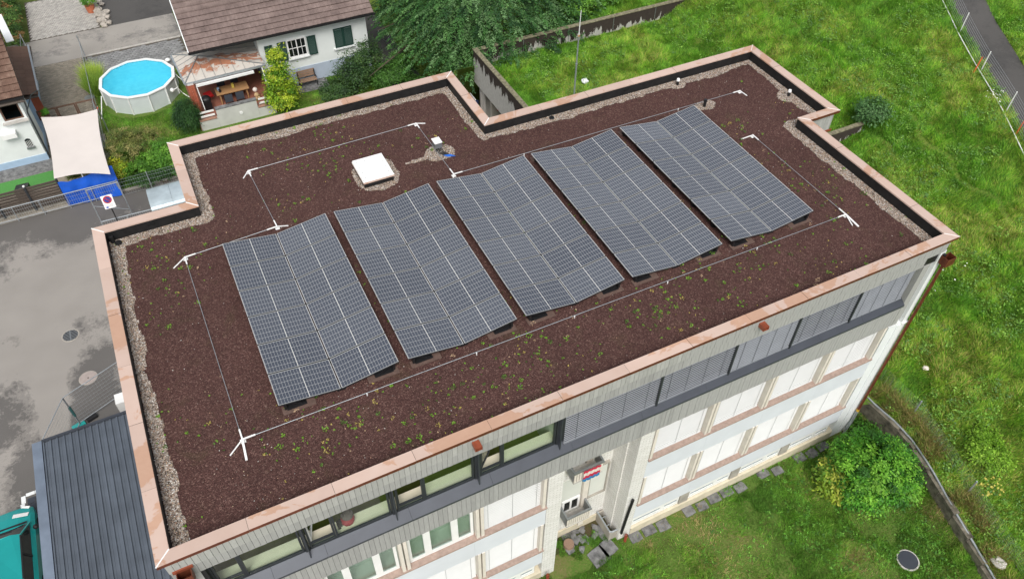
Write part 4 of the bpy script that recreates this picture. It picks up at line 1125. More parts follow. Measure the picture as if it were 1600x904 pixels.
wire_fence('mesh_fence', 'low wire mesh fence with short steel posts along the meadow edge above the garden', [(26.75, 3.6), (26.95, 1.6), (27.16, -1.07), (26.56, -4.62), (25.95, -8.0), (25.3, -11)], 0.75, 7, 0.22, 0.035, MT['galv'], (0.1, 0.02), wr=0.0035)
ff = wire_fence('path_fence', 'tall wire fence with white posts beside the asphalt path', [(39.3, 3.0), (40.9, 6.2), (42.33, 9.4), (43.53, 12.33), (44.85, 15.26), (46.3, 18.2), (47.6, 21)], 1.15, 9, 0.0, 0.03, MT['white_plastic'], (0.03, 0), wr=0.006)
q = along([(39.0, 3.0), (42.15, 9.4), (44.7, 15.26), (48.0, 22)], 0.8)
MB().path([(x, y, float(hz(x, y))+0.10) for x, y in q], 0.028, 6).build('base_tube', MT['white_plastic'], ff)
for (x, y), lab_ in (((43.2, 12.45), 'red stake leaning by the fence beside the asphalt path'), ((41.65, 8.0), 'orange stake in the grass near the fence, nearest the frame edge')):
    zz = float(hz(x, y)); o = MB().bar((x-0.05, y, zz-0.1), (x+0.25, y+0.1, zz+0.85), 0.05, 0.05).build('marker_stake', MT['orange'], at=(x, y, zz))
    tag(o, lab_, 'stake', 'orange stakes by the path fence')

# ------------------------------------------------------------------ front garden bits
o = thing('manhole_cover', 'round dark manhole cover in the front lawn', 'manhole cover', (23.16, -5.45, 0))
MB().tube((23.16, -5.45, 0), (23.16, -5.45, 0.05), 0.42, n=28).build('concrete_ring', MT['concrete_light'], o)
MB().tube((23.16, -5.45, 0.05), (23.16, -5.45, 0.065), 0.37, n=28).build('lid', MT['anthracite'], o)
def uneven_slab(x, y, rx, ry, ang, z=0.05):
    P = []
    for u, v in ((-1, -1), (0.1, -1.0), (1, -0.9), (1, 0.2), (0.9, 1), (-0.2, 1), (-1, 0.9)):
        u = u*rx*rnd.uniform(0.88, 1.0); v = v*ry*rnd.uniform(0.86, 1.0)
        P.append((x+u*math.cos(ang)-v*math.sin(ang), y+u*math.sin(ang)+v*math.cos(ang)))
    return MB().prism(P, -0.03, z)
st = thing('slab_path', 'row of broken grey slabs along the foot of the white building', 'paving', (18, 0, 0))
for k in range(16):
    if k in (3, 9, 12): continue
    x = 14.35+k*0.62; y = -0.14+0.03*math.sin(k*2.1)-(0.06 if k > 10 else 0)
    uneven_slab(x, y-0.02*(k % 3)+0.04, 0.31*rnd.uniform(.7, 1), 0.17+0.08*rnd.random(), rnd.uniform(-.1, .1), 0.05+rnd.uniform(-.015, .02)).build('slab', MT['slab'], st)
for x, y, r1, r2, lb in ((12.68, -0.18, 0.38, 0.36, 'pale square paving slab lying in the grass before the entrance recess'), (13.18, -0.02, 0.30, 0.33, 'darker square paving slab lying beside the pale one by the concrete trough')):
    tag(uneven_slab(x, y, r1, r2, 0.15, 0.06).build('paving_slab', MT['slab'], at=(x, y, 0)), lb, 'slab', 'loose paving slabs by the recess')
rbp = thing('broken_paving', 'rough broken stone patch under the balconies', 'paving', (12.6, 0.8, 0))
for k in range(26):
    x = rnd.uniform(11.7, 13.45); y = rnd.uniform(0.35, 1.12)
    uneven_slab(x, y, rnd.uniform(.08, .2), rnd.uniform(.06, .16), rnd.uniform(0, 3), rnd.uniform(.03, .10)).build('stone', MT['slab'], rbp)
tag(MB().tube((11.85, 0.72, 0), (11.85, 0.72, 0.22), 0.22, 0.20, n=16).build('tree_stump', MT['wood_bench'], at=(11.85, 0.72, 0)), 'round cut tree stump below the lower balcony', 'tree stump')
tr = thing('concrete_trough', 'open concrete trough with steel rim along the brick recess wall', 'trough', (13.6, 0.8, 0))
t_ = MB(); t_.box(13.32, 13.38, 0.28, 1.2, 0, 0.62); t_.box(13.32, 13.98, 0.22, 0.28, 0, 0.62); t_.box(13.38, 13.6, 1.14, 1.2, 0, 0.62)
t_.build('side', MT['concrete'], tr); MB().box(13.38, 13.6, 0.28, 1.14, 0, 0.2).build('floor', MT['soil'], tr)
MB().path([(13.35, 1.2, 0.65), (13.35, 0.30, 0.65), (13.42, 0.235, 0.65), (13.98, 0.235, 0.65)], 0.035, 8).build('rim', MT['galv'], tr)
MB().bar((13.38, 0.6, 0.5), (13.6, 0.6, 0.5), 0.03, 0.03).bar((13.38, 0.95, 0.5), (13.6, 0.95, 0.5), 0.03, 0.03).build('bar', MT['galv'], tr)
hs = [(13.72, 0.04, 0.62), (13.74, 0.03, 1.2), (13.80, 0.02, 2.2), (13.88, 0.02, 3.15)]
hm = MB(); hq = along(hs, 0.06)
for k in range(len(hq)-1): hm.tube(hq[k], hq[k+1], 0.055 if k % 2 else 0.045, n=8)
tag(hm.build('drain_hose', MT['black'], at=(13.72, 0.04, 0.6)), 'black corrugated hose running up the brick pier', 'hose')
for x, y, lb in ((13.9, -0.06, 'short red standpipe at the corner of the concrete trough'), (10.48, -0.12, 'short red standpipe in front of the brick pier at the lower frame edge')):
    p = MB(); p.tube((x, y, 0), (x, y, 0.42), 0.055, n=10); p.tube((x, y, 0.40), (x, y, 0.5), 0.075, 0.075, n=10, caps=False)
    tag(p.build('standpipe', MT['red_pipe'], at=(x, y, 0)), lb, 'pipe', 'red standpipes along the front wall')
rg_ = thing('knitted_blanket', 'red, white and blue knitted blanket hanging over the upper balcony', 'blanket', (12.3, 0.6, 4.5))
rows = [('artwork_red', 0.10), ('rug_white', 0.2), ('artwork_red', 0.16), ('rug_blue', 0.18)]
zz = 5.58
for mm, hh in rows:
    m = MB(); n = 14
    for k in range(n):
        xa = 11.98+0.66*k/n; yb = 0.595+0.012*math.sin(k*1.9+zz*9)
        m.box(xa+0.001, xa+0.66/n-0.001, yb, yb+0.02, zz-hh+rnd.uniform(-.02, .02), zz)
    m.build('stripe', MT[mm], rg_); zz -= hh
ca = thing('cat_cushion', 'red and grey cushion with cat ears inside the top storey window', 'cushion', (4.35, 0.62, 8.66))
MB().ball((4.33, 0.66, 8.83), 0.2, 12, 8, sz=0.8).build('pillow', plain('cushion_red', (150, 48, 58), 0.9), ca)
MB().ball((4.35, 0.70, 8.97), 0.17, 12, 8, sz=0.6).build('head', plain('cushion_grey', (96, 84, 84), 0.9), ca)
for s_ in (-1, 1): MB().tube((4.35+s_*0.12, 0.70, 9.02), (4.35+s_*0.15, 0.70, 9.15), 0.06, 0.005, n=8).build('ear', plain('ear_grey', (80, 70, 70), 0.9), ca)
tag(MB().box(4.02, 4.10, 0.55, 0.75, 8.665, 8.80).box(4.10, 4.16, 0.6, 0.72, 8.665, 8.90).build('toy_block', MT['black'], at=(4.08, 0.65, 8.665)), 'small dark toy block beside the cat cushion', 'toy')

# ------------------------------------------------------------------ shed with ribbed roof
SH = thing('ribbed_shed', 'grey shed with ribbed metal roof against the left side of the building', 'shed', (-2.7, 6, 0))
MB().box(-5.05, -0.15, -3.0, 11.95, 0.0, 2.6).build('wall', MT['concrete'], SH)
MB().box(-5.27, -4.93, -3.05, 12.12, 2.60, 2.80).build('side_flashing', MT['shed_flash'], SH)
MB().box(-4.92, -0.08, 12.04, 12.13, 2.62, 2.84).build('back_edge', MT['anthracite'], SH)
pan = MB(); pan.xprism([(-3.0, 2.66), (12.03, 2.66), (12.03, 2.74), (-3.0, 2.74)], 0, 0.232); pan.xprism([(-3.0, 2.74), (12.03, 2.74), (12.03, 2.79), (-3.0, 2.79)], 0.0, 0.05)
pan.xprism([(-3.0, 2.7405), (12.03, 2.7405), (12.03, 2.752), (-3.0, 2.752)], 0.12, 0.145)
pan = pan.mesh('roof_panel', MT['shed_metal'])
for k in range(20): put('roof_panel', pan, SH, (-4.90+k*0.24, 0, 0))
tag(MB().box(-2.62, -2.22, 14.3, 14.85, 0, 0.9).build('white_cabinet', MT['white_plastic'], at=(-2.4, 14.6, 0)), 'white cabinet in the corner by the shed', 'cabinet')

# site fence with heavy feet
def fence_panel(F, a, b, h=2.0):
    a = Vector((*a, 0)); b = Vector((*b, 0))
    m = MB()
    for p in (a, b): m.tube(p+Vector((0,0,0.1)), p+Vector((0,0,h)), 0.021, n=8)
    m.tube(a+Vector((0,0,h)), b+Vector((0,0,h)), 0.021, n=8); m.tube(a+Vector((0,0,0.2)), b+Vector((0,0,0.2)), 0.02, n=8)
    m.build('panel_frame', MT['galv'], F); m = MB()
    for k in range(1, 9): z = 0.2+(h-0.2)*k/9; m.tube(a+Vector((0,0,z)), b+Vector((0,0,z)), 0.004, n=3, caps=False)
    nv = 24
    for k in range(1, nv): p = a.lerp(b, k/nv); m.tube(p+Vector((0,0,0.2)), p+Vector((0,0,h)), 0.0022, n=3, caps=False)
    m.build('wire_grid', MT['galv'], F)
SF = thing('site_fence', 'silver site fence panels meeting at a post with teal feet beside the shed', 'fence', (-4.24, 14.62, 0))
fence_panel(SF, (-4.26, 14.62), (-1.4, 15.85)); fence_panel(SF, (-4.28, 14.58), (-5.4, 12.35))
MB().bar((-4.6, 14.5, 0.06), (-4.1, 14.66, 0.06), 0.24, 0.13).build('foot', plain('teal_plastic', (40, 170, 166), 0.5), SF)
MB().bar((-4.02, 14.7, 0.06), (-3.6, 14.85, 0.06), 0.22, 0.13).build('foot', MT['rubber'], SF)
MB().box(-4.31, -4.22, 14.56, 14.66, 0.7, 1.35).build('clamp', plain('dark_teal', (40, 92, 92), 0.5), SF)

# lot ironwork
def lid(x, y, r, lb, matd, grate):
    o = thing('manhole_cover', lb, 'manhole cover', (x, y, 0), 'covers in the car park')
    MB().tube((x, y, 0), (x, y, 0.012), r, n=28).build('ring', MT['concrete'], o)
    if grate:
        MB().tube((x, y, 0.012), (x, y, 0.014), r*0.85, n=24).build('shaft', MT['black'], o)
        for k in range(-3, 4):
            w = math.sqrt(max(0, (r*0.85)**2-(k*r*0.24)**2)); MB().box(x-w, x+w, y+k*r*0.24-0.02, y+k*r*0.24+0.02, 0.015, 0.022).build('grate_bar', MT['grey_metal'], o)
        MB().box(x-0.03, x+0.03, y-r*0.82, y+r*0.82, 0.0225, 0.027).build('grate_bar', MT['grey_metal'], o)
    else:
        MB().tube((x, y, 0.012), (x, y, 0.016), r*0.92, n=28).build('lid', matd, o); MB().tube((x, y, 0.016), (x, y, 0.018), 0.035, n=8).build('hole', MT['black'], o)
lid(-4.20, 20.11, 0.40, 'round grated drain cover in the car park', MT['grey_metal'], True)
lid(-3.73, 17.13, 0.40, 'round pinkish concrete manhole cover in the car park near the site fence', plain('pink_concrete', (166, 154, 148), 0.85, 0, 0.08, 4), False)

# kerbed paving corner by the car
kc = thing('parking_edging', 'white stone edging around dark pavers by the teal car', 'edging', (-6.2, 11.6, 0))
for k in range(3): MB().box(-6.86+0.04*k, -6.70+0.04*k, 11.0+k*0.36, 11.34+k*0.36, 0, 0.03).build('edge_stone', MT['white_paint'], kc)
for k in range(4): MB().box(-6.60+k*0.34, -6.28+k*0.34, 12.0, 12.14, 0, 0.03).build('edge_stone', MT['white_paint'], kc)
for i in range(5):
    for j in range(6): MB().box(-6.56+i*0.3, -6.28+i*0.3, 10.1+j*0.3, 10.38+j*0.3, 0, 0.02).build('paver', MT['anthracite'], kc)

# ------------------------------------------------------------------ car
def car():
    C = thing('teal_car', 'teal car with white sticker on the bonnet parked beside the shed', 'car', (-6.98, 8.9, 0))
    X0, X1 = -7.88, -6.08; cx = (X0+X1)/2
    # sections along y: (y, half width low, half width high, z low, z belt, z top)
    prof = [(11.12, 0.62, 0.50, 0.35, 0.55, 0.62), (10.98, 0.80, 0.70, 0.25, 0.68, 0.76), (10.6, 0.88, 0.76, 0.22, 0.80, 0.90), (10.1, 0.90, 0.78, 0.22, 0.90, 1.02),
            (9.0, 0.90, 0.80, 0.22, 0.93, 1.00), (7.6, 0.90, 0.80, 0.22, 0.95, 1.02), (7.1, 0.86, 0.76, 0.3, 0.92, 1.0), (6.95, 0.76, 0.66, 0.4, 0.8, 0.9)]
    m = MB(); ring = []
    for y, wl, wh, zl_, zb, zt in prof:
        sec = [(-wl*0.96, zl_), (-wl, zl_+0.2), (-wl, zb-0.08), (-wh, zb+0.03), (-wh*0.5, zt), (0, zt+0.015), (wh*0.5, zt), (wh, zb+0.03), (wl, zb-0.08), (wl, zl_+0.2), (wl*0.96, zl_)]
        b = len(m.v); m.v += [(cx+a, y, z) for a, z in sec]; ring.append(b)
    n = 11
    for r0, r1 in zip(ring[:-1], ring[1:]):
        for k in range(n): k2 = (k+1) % n; m.f.append((r0+k, r0+k2, r1+k2, r1+k)); m.mi.append(0)
    m.f.append(tuple(ring[0]+k for k in reversed(range(n)))); m.mi.append(0); m.f.append(tuple(ring[-1]+k for k in range(n))); m.mi.append(0)
    body = m.build('body', MT['teal_car'], C, smooth=False)
    # cabin: dark glass house with painted roof and pillars
    lo = [(10.05, 0.77, 1.0), (7.05, 0.76, 1.0)]; 
    g = MB(); A = [(cx-0.77, 10.05, 1.0), (cx+0.77, 10.05, 1.0), (cx+0.78, 7.1, 1.0), (cx-0.78, 7.1, 1.0)]; T_ = [(cx-0.60, 9.32, 1.46), (cx+0.60, 9.32, 1.46), (cx+0.60, 7.45, 1.47), (cx-0.60, 7.45, 1.47)]
    g.face([A[0], A[1], T_[1], T_[0]][::-1]); g.face([A[1], A[2], T_[2], T_[1]][::-1]); g.face([A[2], A[3], T_[3], T_[2]][::-1]); g.face([A[3], A[0], T_[0], T_[3]][::-1])
    g.build('windows', plain('car_glass', (44, 52, 54), 0.08, 0, 0.05, 2, spec=0.8), C)
    r_ = MB(); r_.v = []; 
    R = [(cx-0.62, 9.36), (cx-0.3, 9.44), (cx+0.3, 9.44), (cx+0.62, 9.36), (cx+0.63, 7.5), (cx+0.3, 7.40), (cx-0.3, 7.40), (cx-0.63, 7.5)]
    r_.prism(list(reversed(R)), [1.455]*8, [1.475, 1.51, 1.51, 1.475, 1.475, 1.51, 1.51, 1.475][::-1]); r_.build('roof', MT['teal_car'], C)
    for s_ in (-1, 1):
        MB().bar((cx+s_*0.775, 10.04, 1.0), (cx+s_*0.605, 9.32, 1.47), 0.06, 0.05).build('pillar', MT['teal_car'], C)
        MB().bar((cx+s_*0.785, 8.6, 1.0), (cx+s_*0.605, 8.55, 1.47), 0.09, 0.03).build('pillar', MT['black'], C)
        MB().bar((cx+s_*0.62, 9.3, 1.495), (cx+s_*0.62, 7.5, 1.495), 0.05, 0.025).build('roof_strip', MT['black'], C)
        MB().ball((cx+s_*0.98, 9.75, 1.02), 0.10, 8, 6).build('mirror', MT['black'], C)
        MB().bar((cx+s_*0.45, 11.0, 0.69), (cx+s_*0.72, 10.9, 0.70), 0.14, 0.10).build('headlight', MT['white_plastic'], C)
        for yy in (10.25, 7.75):
            w = MB().tube((cx+s_*0.72, yy, 0.31), (cx+s_*0.915, yy, 0.31), 0.31, n=18).build('wheel', MT['rubber'], C)
            MB().tube((cx+s_*0.90, yy, 0.31), (cx+s_*0.925, yy, 0.31), 0.2, n=14).build('rim', MT['grey_metal'], w)
    MB().bar((cx+0.2, 10.62, 0.935), (cx+0.72, 10.53, 0.885), 0.2, 0.012, up=(0.2, 0.35, 1)).build('sticker', MT['white_plastic'], C)
    MB().bar((cx-0.6, 10.12, 1.03), (cx+0.7, 10.10, 1.03), 0.07, 0.02).build('wiper_cowl', MT['black'], C)
    MB().bar((cx-0.45, 9.95, 1.085), (cx+0.2, 9.86, 1.14), 0.02, 0.015).build('wiper', MT['black'], C)
car()
for x, y, r_, nm, lb, mt in ((28.87, 0.21, 0.13, 'plastic_scrap', 'small pale scrap lying in the meadow beside the building', 'rug_white'), (25.6, -7.1, 0.26, 'pale_rock', 'pale rock half buried below the low mesh fence', 'concrete_light'), (25.3, 23.45, 0.2, 'white_stone', 'white stone lying in the annex roof grass near the tall pole', 'white_paint')):
    zz = float(hz(x, y)); m = MB(); m.ball((x, y, zz+0.12), r_, 8, 6, sz=0.6); m.v = [(a+rnd.uniform(-.2, .2)*r_, b+rnd.uniform(-.2, .2)*r_, c+rnd.uniform(-.15, .15)*r_) for a, b, c in m.v]
    tag(m.build(nm, MT[mt], at=(x, y, zz)), lb, 'stone' if 'stone' in nm or 'rock' in nm else 'scrap')
# ------------------------------------------------------------------ neighbouring houses
def tile_mesh(w, ln, mat):
    'one roof tile, lower edge at y=0 running up +y; 2 mm gaps, raised roll on one side'
    prof = [(0.0, 0.012), (0.05*w/0.26, 0.030), (0.09*w/0.26, 0.014), (0.20*w/0.26, 0.012), (w-0.004, 0.016)]
    m = MB(); b = 0; n = len(prof)
    for y, dz in ((0.0, 0.085), (ln, 0.0)):
        m.v += [(x, y, z+dz) for x, z in prof]
    for y, dz in ((0.0, 0.0),):
        m.v += [(x, y, dz) for x, z in prof]
    for k in range(n-1):
        m.f.append((k, k+1, n+k+1, n+k)); m.mi.append(0)
        m.f.append((2*n+k, 2*n+k+1, k+1, k)); m.mi.append(0)
    return m.mesh('roof_tile', mat)

def tiled_roof(parent, x0, x1, ey, ez, pitch, rows, w, exp, mat, max_parts, seed):
    me = tile_mesh(w, exp*1.22, mat); n = int(round((x1-x0)/w)); c, s = math.cos(pitch), math.sin(pitch)
    rest = []; cnt = 0; rr = random.Random(seed)
    for r in range(rows):
        for k in range(n):
            d = r*exp+rr.uniform(-.006, .006)
            loc = (x0+k*w+rr.uniform(-.003, .003), ey+d*c, ez+d*s)
            if cnt < max_parts: put('roof_tile', me, parent, loc, (pitch, rr.uniform(-.006, .006), rr.uniform(-.006, .006))); cnt += 1
            else: rest.append(loc)
    if rest:
        V0 = np.array([v.co[:] for v in me.vertices]); F0 = np.array([list(p.vertices) for p in me.polygons])
        R = np.array([[1,0,0],[0,c,-s],[0,s,c]]); V0 = V0 @ R.T
        V = (V0[None]+np.array(rest)[:, None, :]).reshape(-1, 3); F = (F0[None]+(np.arange(len(rest))*len(V0))[:, None, None]).reshape(-1, 4)
        tag(np_mesh('roof_tiles', V-np.array(ORG[parent]), F, mat, parent=parent), kind='stuff')

HA = thing('white_house', 'white house with brown tiled roof and green shutters behind the pool garden', 'house', (5.7, 36.5, 0))
PA = math.radians(34.2); ey, ez = 35.92, 4.02
MB().box(9.42, 16.45, 36.5, 46.0, 1.12, 4.25).build('wall', MT['white_house'], HA)
MB().box(9.40, 16.47, 36.47, 46.0, 0.0, 1.12).build('plinth', MT['plinth_blue'], HA)
MB().box(5.75, 9.415, 38.9, 46.0, 0.0, 4.25).build('wall', MT['white_house'], HA)
gb = MB()
for xx in (5.75, 16.44): gb.face([(xx, 36.5, 4.2), (xx, 46.0, 4.2), (xx, 41.25, 7.6)])
gb.build('gable', MT['white_house'], HA)
sb = MB(); sl = 6.35; c_, s_ = math.cos(PA), math.sin(PA)
sb.obox((11.12, ey+sl/2*c_, ez+sl/2*s_-0.07), (1,0,0), (0, c_, s_), (0, -s_, c_), 5.78, sl/2, 0.06)
sb.obox((11.12, 46.6-sl/2*c_, ez+sl/2*s_-0.07), (1,0,0), (0, -c_, s_), (0, s_, c_), 5.78, sl/2, 0.06)
sb.build('roof', MT['wood_dark'], HA)
tiled_roof(HA, 5.36, 16.86, ey, ez, PA, 17, 0.2614, 0.36, MT['tile'], 300, 3)
MB().bar((5.3, ey-0.07, ez-0.03), (16.95, ey-0.07, ez-0.03), 0.13, 0.09).build('gutter', MT['black'], HA)
MB().bar((5.33, ey+0.02, ez-0.02), (5.33, ey+sl*c_, ez+sl*s_-0.02), 0.05, 0.16).build('barge_board', MT['white_paint'], HA)
sk = MB(); kx, kd = 10.6, 3.85
sk.obox((kx, ey+kd*c_-0.08*s_, ez+kd*s_+0.08*c_), (1,0,0), (0, c_, s_), (0, -s_, c_), 0.42, 0.52, 0.07)
sk = sk.build('skylight', MT['anthracite'], HA)
MB().obox((kx, ey+kd*c_-0.155*s_, ez+kd*s_+0.155*c_), (1,0,0), (0, c_, s_), (0, -s_, c_), 0.34, 0.44, 0.006).build('pane', plain('sky_pane', (214, 222, 230), 0.1), sk)
# window with muntins and its shutters
wf = frame_box(MB(), 11.16, 12.38, 36.42, 36.50, 1.92, 3.18, 0.07); wf.box(11.74, 11.80, 36.42, 36.5, 1.99, 3.11)
for q in (11.47, 12.07): wf.box(q-0.012, q+0.012, 36.43, 36.48, 1.99, 3.11)
wf.box(11.23, 12.31, 36.43, 36.48, 2.53, 2.56); wf = wf.build('window', MT['white_plastic'], HA)
MB().box(11.23, 12.31, 36.475, 36.485, 1.99, 3.11).build('pane', plain('dark_pane', (24, 28, 30), 0.08, spec=0.7), wf)
MB().box(11.08, 12.48, 36.34, 36.5, 1.82, 1.90).build('window_sill', MT['white_paint'], HA)
def shutter(x0, x1, z0, z1):
    s = frame_box(MB(), x0, x1, 36.40, 36.455, z0, z1, 0.07).build('shutter', MT['shutter'], HA)
    m = MB(); z = z0+0.09
    while z < z1-0.09: m.obox(((x0+x1)/2, 36.43, z), (1,0,0), (0, .8, .6), (0, -.6, .8), (x1-x0)/2-0.07, 0.022, 0.004); z += 0.05
    m.build('louvre', MT['shutter'], s)
shutter(12.46, 13.02, 1.86, 3.14); shutter(10.56, 11.10, 1.86, 3.14); shutter(14.22, 14.82, 1.92, 3.24); shutter(14.83, 15.43, 1.92, 3.24)
MB().box(14.10, 15.50, 36.34, 36.5, 1.80, 1.88).build('window_sill', MT['white_paint'], HA)
shutter(9.75, 10.25, 1.9, 3.1)

# terrace under the rusty canopy
TE = thing('covered_terrace', 'walled terrace under a rusty sheet metal canopy at the house corner', 'terrace', (6.9, 35.5, 0))
FL, FR, BR_, BL_ = (4.60, 35.32, 2.52), (9.42, 35.45, 2.52), (9.40, 38.85, 2.62), (4.44, 38.95, 2.55); AP = (5.86, 37.3, 3.0); AP2 = (8.3, 37.6, 2.95)
def sheet_between(a, b, c, d, n):
    a, b, c, d = map(Vector, (a, b, c, d))
    for k in range(n):
        t0, t1 = k/n, (k+1)/n; p0, p1 = a.lerp(b, t0), a.lerp(b, t1); q0, q1 = d.lerp(c, t0), d.lerp(c, t1)
        m = MB(); up = Vector((0, 0, 0.02)); m.face([p0, p1, q1, q0]); m.face([p0-up, q0-up, q1-up, p1-up])
        m.build('canopy_sheet', MT['rust_sheet'], TE)
        if k: MB().bar(p0+Vector((0,0,.012)), q0+Vector((0,0,.012)), 0.022, 0.028).build('sheet_seam', MT['wood_dark'], TE)
def tri_sheets(a, b, ap, n):
    'one slope of the canopy: sheets square to the eave, cut off at the hips'
    a, b, ap = Vector(a), Vector(b), Vector(ap); e = b-a; ln = e.length; e.normalize(); ta = (ap-a).dot(e); hv = (ap-a)-e*ta
    def top(t): return t/ta if t <= ta else (ln-t)/(ln-ta)
    for k in range(n):
        t0, t1 = ln*k/n, ln*(k+1)/n; P = [a+e*t0, a+e*t1]
        if top(t1) > 1e-4: P.append(a+e*t1+hv*top(t1))
        if t0 < ta < t1: P.append(ap)
        if top(t0) > 1e-4: P.append(a+e*t0+hv*top(t0))
        m = MB(); m.face(P); m.face([p-Vector((0, 0, 0.02)) for p in reversed(P)]); m.build('canopy_sheet', MT['rust_sheet'], TE)
        if k: MB().bar(a+e*t0+Vector((0,0,.012)), a+e*t0+hv*top(t0)+Vector((0,0,.012)), 0.016, 0.03).build('sheet_seam', MT['grey_metal'], TE)
tri_sheets(FL, FR, AP, 8); tri_sheets(BL_, FL, AP, 7); tri_sheets(FR, BR_, AP, 6); tri_sheets(BR_, BL_, AP, 8)
for p, q in ((FL, AP), (FR, AP), (BL_, AP)): MB().bar(Vector(p)+Vector((0,0,.02)), Vector(q)+Vector((0,0,.02)), 0.05, 0.05).build('hip_seam', MT['grey_metal'], TE)
MB().bar((4.55, 35.27, 2.47), (9.46, 35.39, 2.47), 0.13, 0.10).build('gutter', MT['galv'], TE)
MB().bar((4.40, 38.95, 2.5), (4.56, 35.3, 2.47), 0.10, 0.08).build('gutter', MT['galv'], TE)
MB().bar((5.15, 35.16, 2.30), (8.65, 35.24, 2.30), 0.14, 0.14).build('awning_case', MT['white_plastic'], TE)
MB().box(4.62, 9.30, 33.88, 38.9, 0.0, 0.40).build('terrace_floor', plain('terracotta_floor', (146, 92, 74), 0.8, 0, 0.1, 6), TE)
MB().box(5.75, 8.20, 33.84, 34.10, 0.0, 1.20).build('parapet_wall', MT['terrace_wall'], TE)
MB().box(4.66, 5.745, 33.84, 34.06, 0.0, 0.66).build('parapet_wall', MT['terrace_wall'], TE)
MB().box(8.205, 9.25, 33.84, 34.06, 0.0, 0.66).build('parapet_wall', MT['terrace_wall'], TE)
MB().box(5.72, 8.23, 33.82, 34.14, 1.201, 1.25).build('wall_cap', MT['slab'], TE)
for x0 in (4.70, 8.25):
    MB().box(x0-0.02, x0+1.0, 33.80, 34.30, 0.662, 0.70).build('brick_cap', plain('brick_cap', (160, 122, 104), 0.85, 0, 0.15, 8), TE)
    for k in range(2): MB().bar((x0+0.1, 34.02+k*0.06, 0.85+k*0.24), (x0+0.95, 34.02+k*0.06, 0.85+k*0.24), 0.05, 0.11).build('rail_board', MT['white_plastic'], TE)
pr0 = (4.66, 35.02)
for r in range(27):
    for k in range(2):
        off = 0.0 if r % 2 else -0.0
        if r % 2: MB().box(pr0[0]+k*0.19, pr0[0]+k*0.19+0.182, pr0[1], pr0[1]+0.36, 0.402+r*0.077, 0.402+r*0.077+0.068).build('brick', MT['brick_red'], TE)
        else: MB().box(pr0[0], pr0[0]+0.372, pr0[1]+k*0.185, pr0[1]+k*0.185+0.177, 0.402+r*0.077, 0.402+r*0.077+0.068).build('brick', MT['brick_red'], TE)
MB().box(pr0[0]+0.012, pr0[0]+0.36, pr0[1]+0.012, pr0[1]+0.35, 0.40, 2.48).build('brick_core', MT['concrete_light'], TE)
MB().tube((9.2, 34.2, 0.4), (9.2, 35.4, 2.5), 0.03).build('awning_arm', MT['white_plastic'], TE)
MB().tube((5.2, 34.6, 0.9), (5.16, 35.2, 2.3), 0.025).build('awning_arm', MT['white_plastic'], TE)
MB().tube((7.15, 33.838, 0.62), (7.15, 33.80, 0.62), 0.10, n=14).build('wall_lamp', MT['white_plastic'], TE)
tb = thing('dining_table', 'long wooden dining table on the covered terrace', 'table', (7.15, 35.9, 0.4))
MB().box(6.15, 8.15, 35.45, 36.35, 1.12, 1.17).build('table_top', MT['wood_warm'], tb)
for xx in (6.3, 7.95):
    for yy in (35.55, 36.2): MB().box(xx, xx+0.08, yy, yy+0.08, 0.4, 1.12).build('leg', MT['wood_warm'], tb)
def chair(x, y, face, lb):
    c = thing('garden_chair', lb, 'chair', (x, y, 0.4), 'garden chairs round the dining table')
    MB().box(x-0.24, x+0.24, y-0.22, y+0.22, 0.82, 0.86).build('seat', MT['black'], c)
    MB().obox((x, y-face*0.25, 1.1), (1,0,0), (0, 1, -0.2*face), (0, 0.2*face, 1), 0.24, 0.02, 0.24).build('backrest', MT['anthracite'], c)
    for sx_ in (-0.22, 0.22):
        for sy_ in (-0.2, 0.2): MB().tube((x+sx_, y+sy_, 0.4), (x+sx_*0.95, y+sy_*0.95, 0.82), 0.014, n=6).build('leg', MT['black'], c)
        MB().bar((x+sx_, y-0.22, 1.04), (x+sx_, y+0.2, 1.04), 0.03, 0.02).build('armrest', MT['black'], c)
chair(6.75, 35.18, 1, 'black garden chair at the table, nearer the brick pier'); chair(7.45, 35.22, 1, 'black garden chair at the table, nearer the teddy on the terrace')
chair(6.65, 36.65, -1, 'black garden chair behind the dining table, nearer the brick pier'); chair(7.5, 36.68, -1, 'black garden chair behind the dining table, farther from the brick pier')
td = thing('plush_bear', 'pale plush bear sitting on the terrace near the low wall', 'toy', (8.45, 35.2, 0.4))
MB().ball((8.45, 35.15, 0.75), 0.16, 10, 7).ball((8.40, 34.98, 0.62), 0.09, 8, 6).ball((8.55, 35.0, 0.6), 0.09, 8, 6).build('body', MT['gold_leaf'], td); MB().ball((8.45, 35.3, 1.05), 0.15, 10, 7).build('head', MT['rug_white'], td)
it = thing('yellow_carton', 'yellow carton standing on the dining table', 'carton', (7.25, 35.95, 1.17)); MB().box(7.18, 7.33, 35.86, 36.05, 1.171, 1.42).build('carton', plain('yellow_carton', (206, 186, 84), 0.7), it)
it = thing('coffee_pot', 'small dark pot and blue cup at the table end', 'pot', (6.45, 35.85, 1.17)); MB().tube((6.42, 35.75, 1.171), (6.42, 35.75, 1.36), 0.08, 0.06, n=10).build('pot', MT['black'], it); MB().tube((6.36, 35.98, 1.171), (6.36, 35.98, 1.36), 0.07, 0.08, n=10).build('cup', plain('pale_blue_cup', (160, 190, 220), 0.4), it)
gr = thing('covered_grill', 'black covered grill behind the brick pier', 'grill', (5.45, 35.4, 0.4)); MB().box(5.2, 5.7, 35.15, 35.75, 0.4, 1.05).build('cover', MT['black'], gr); MB().ball((5.45, 35.45, 1.1), 0.32, 12, 8, sz=0.7).build('hood', MT['black'], gr)
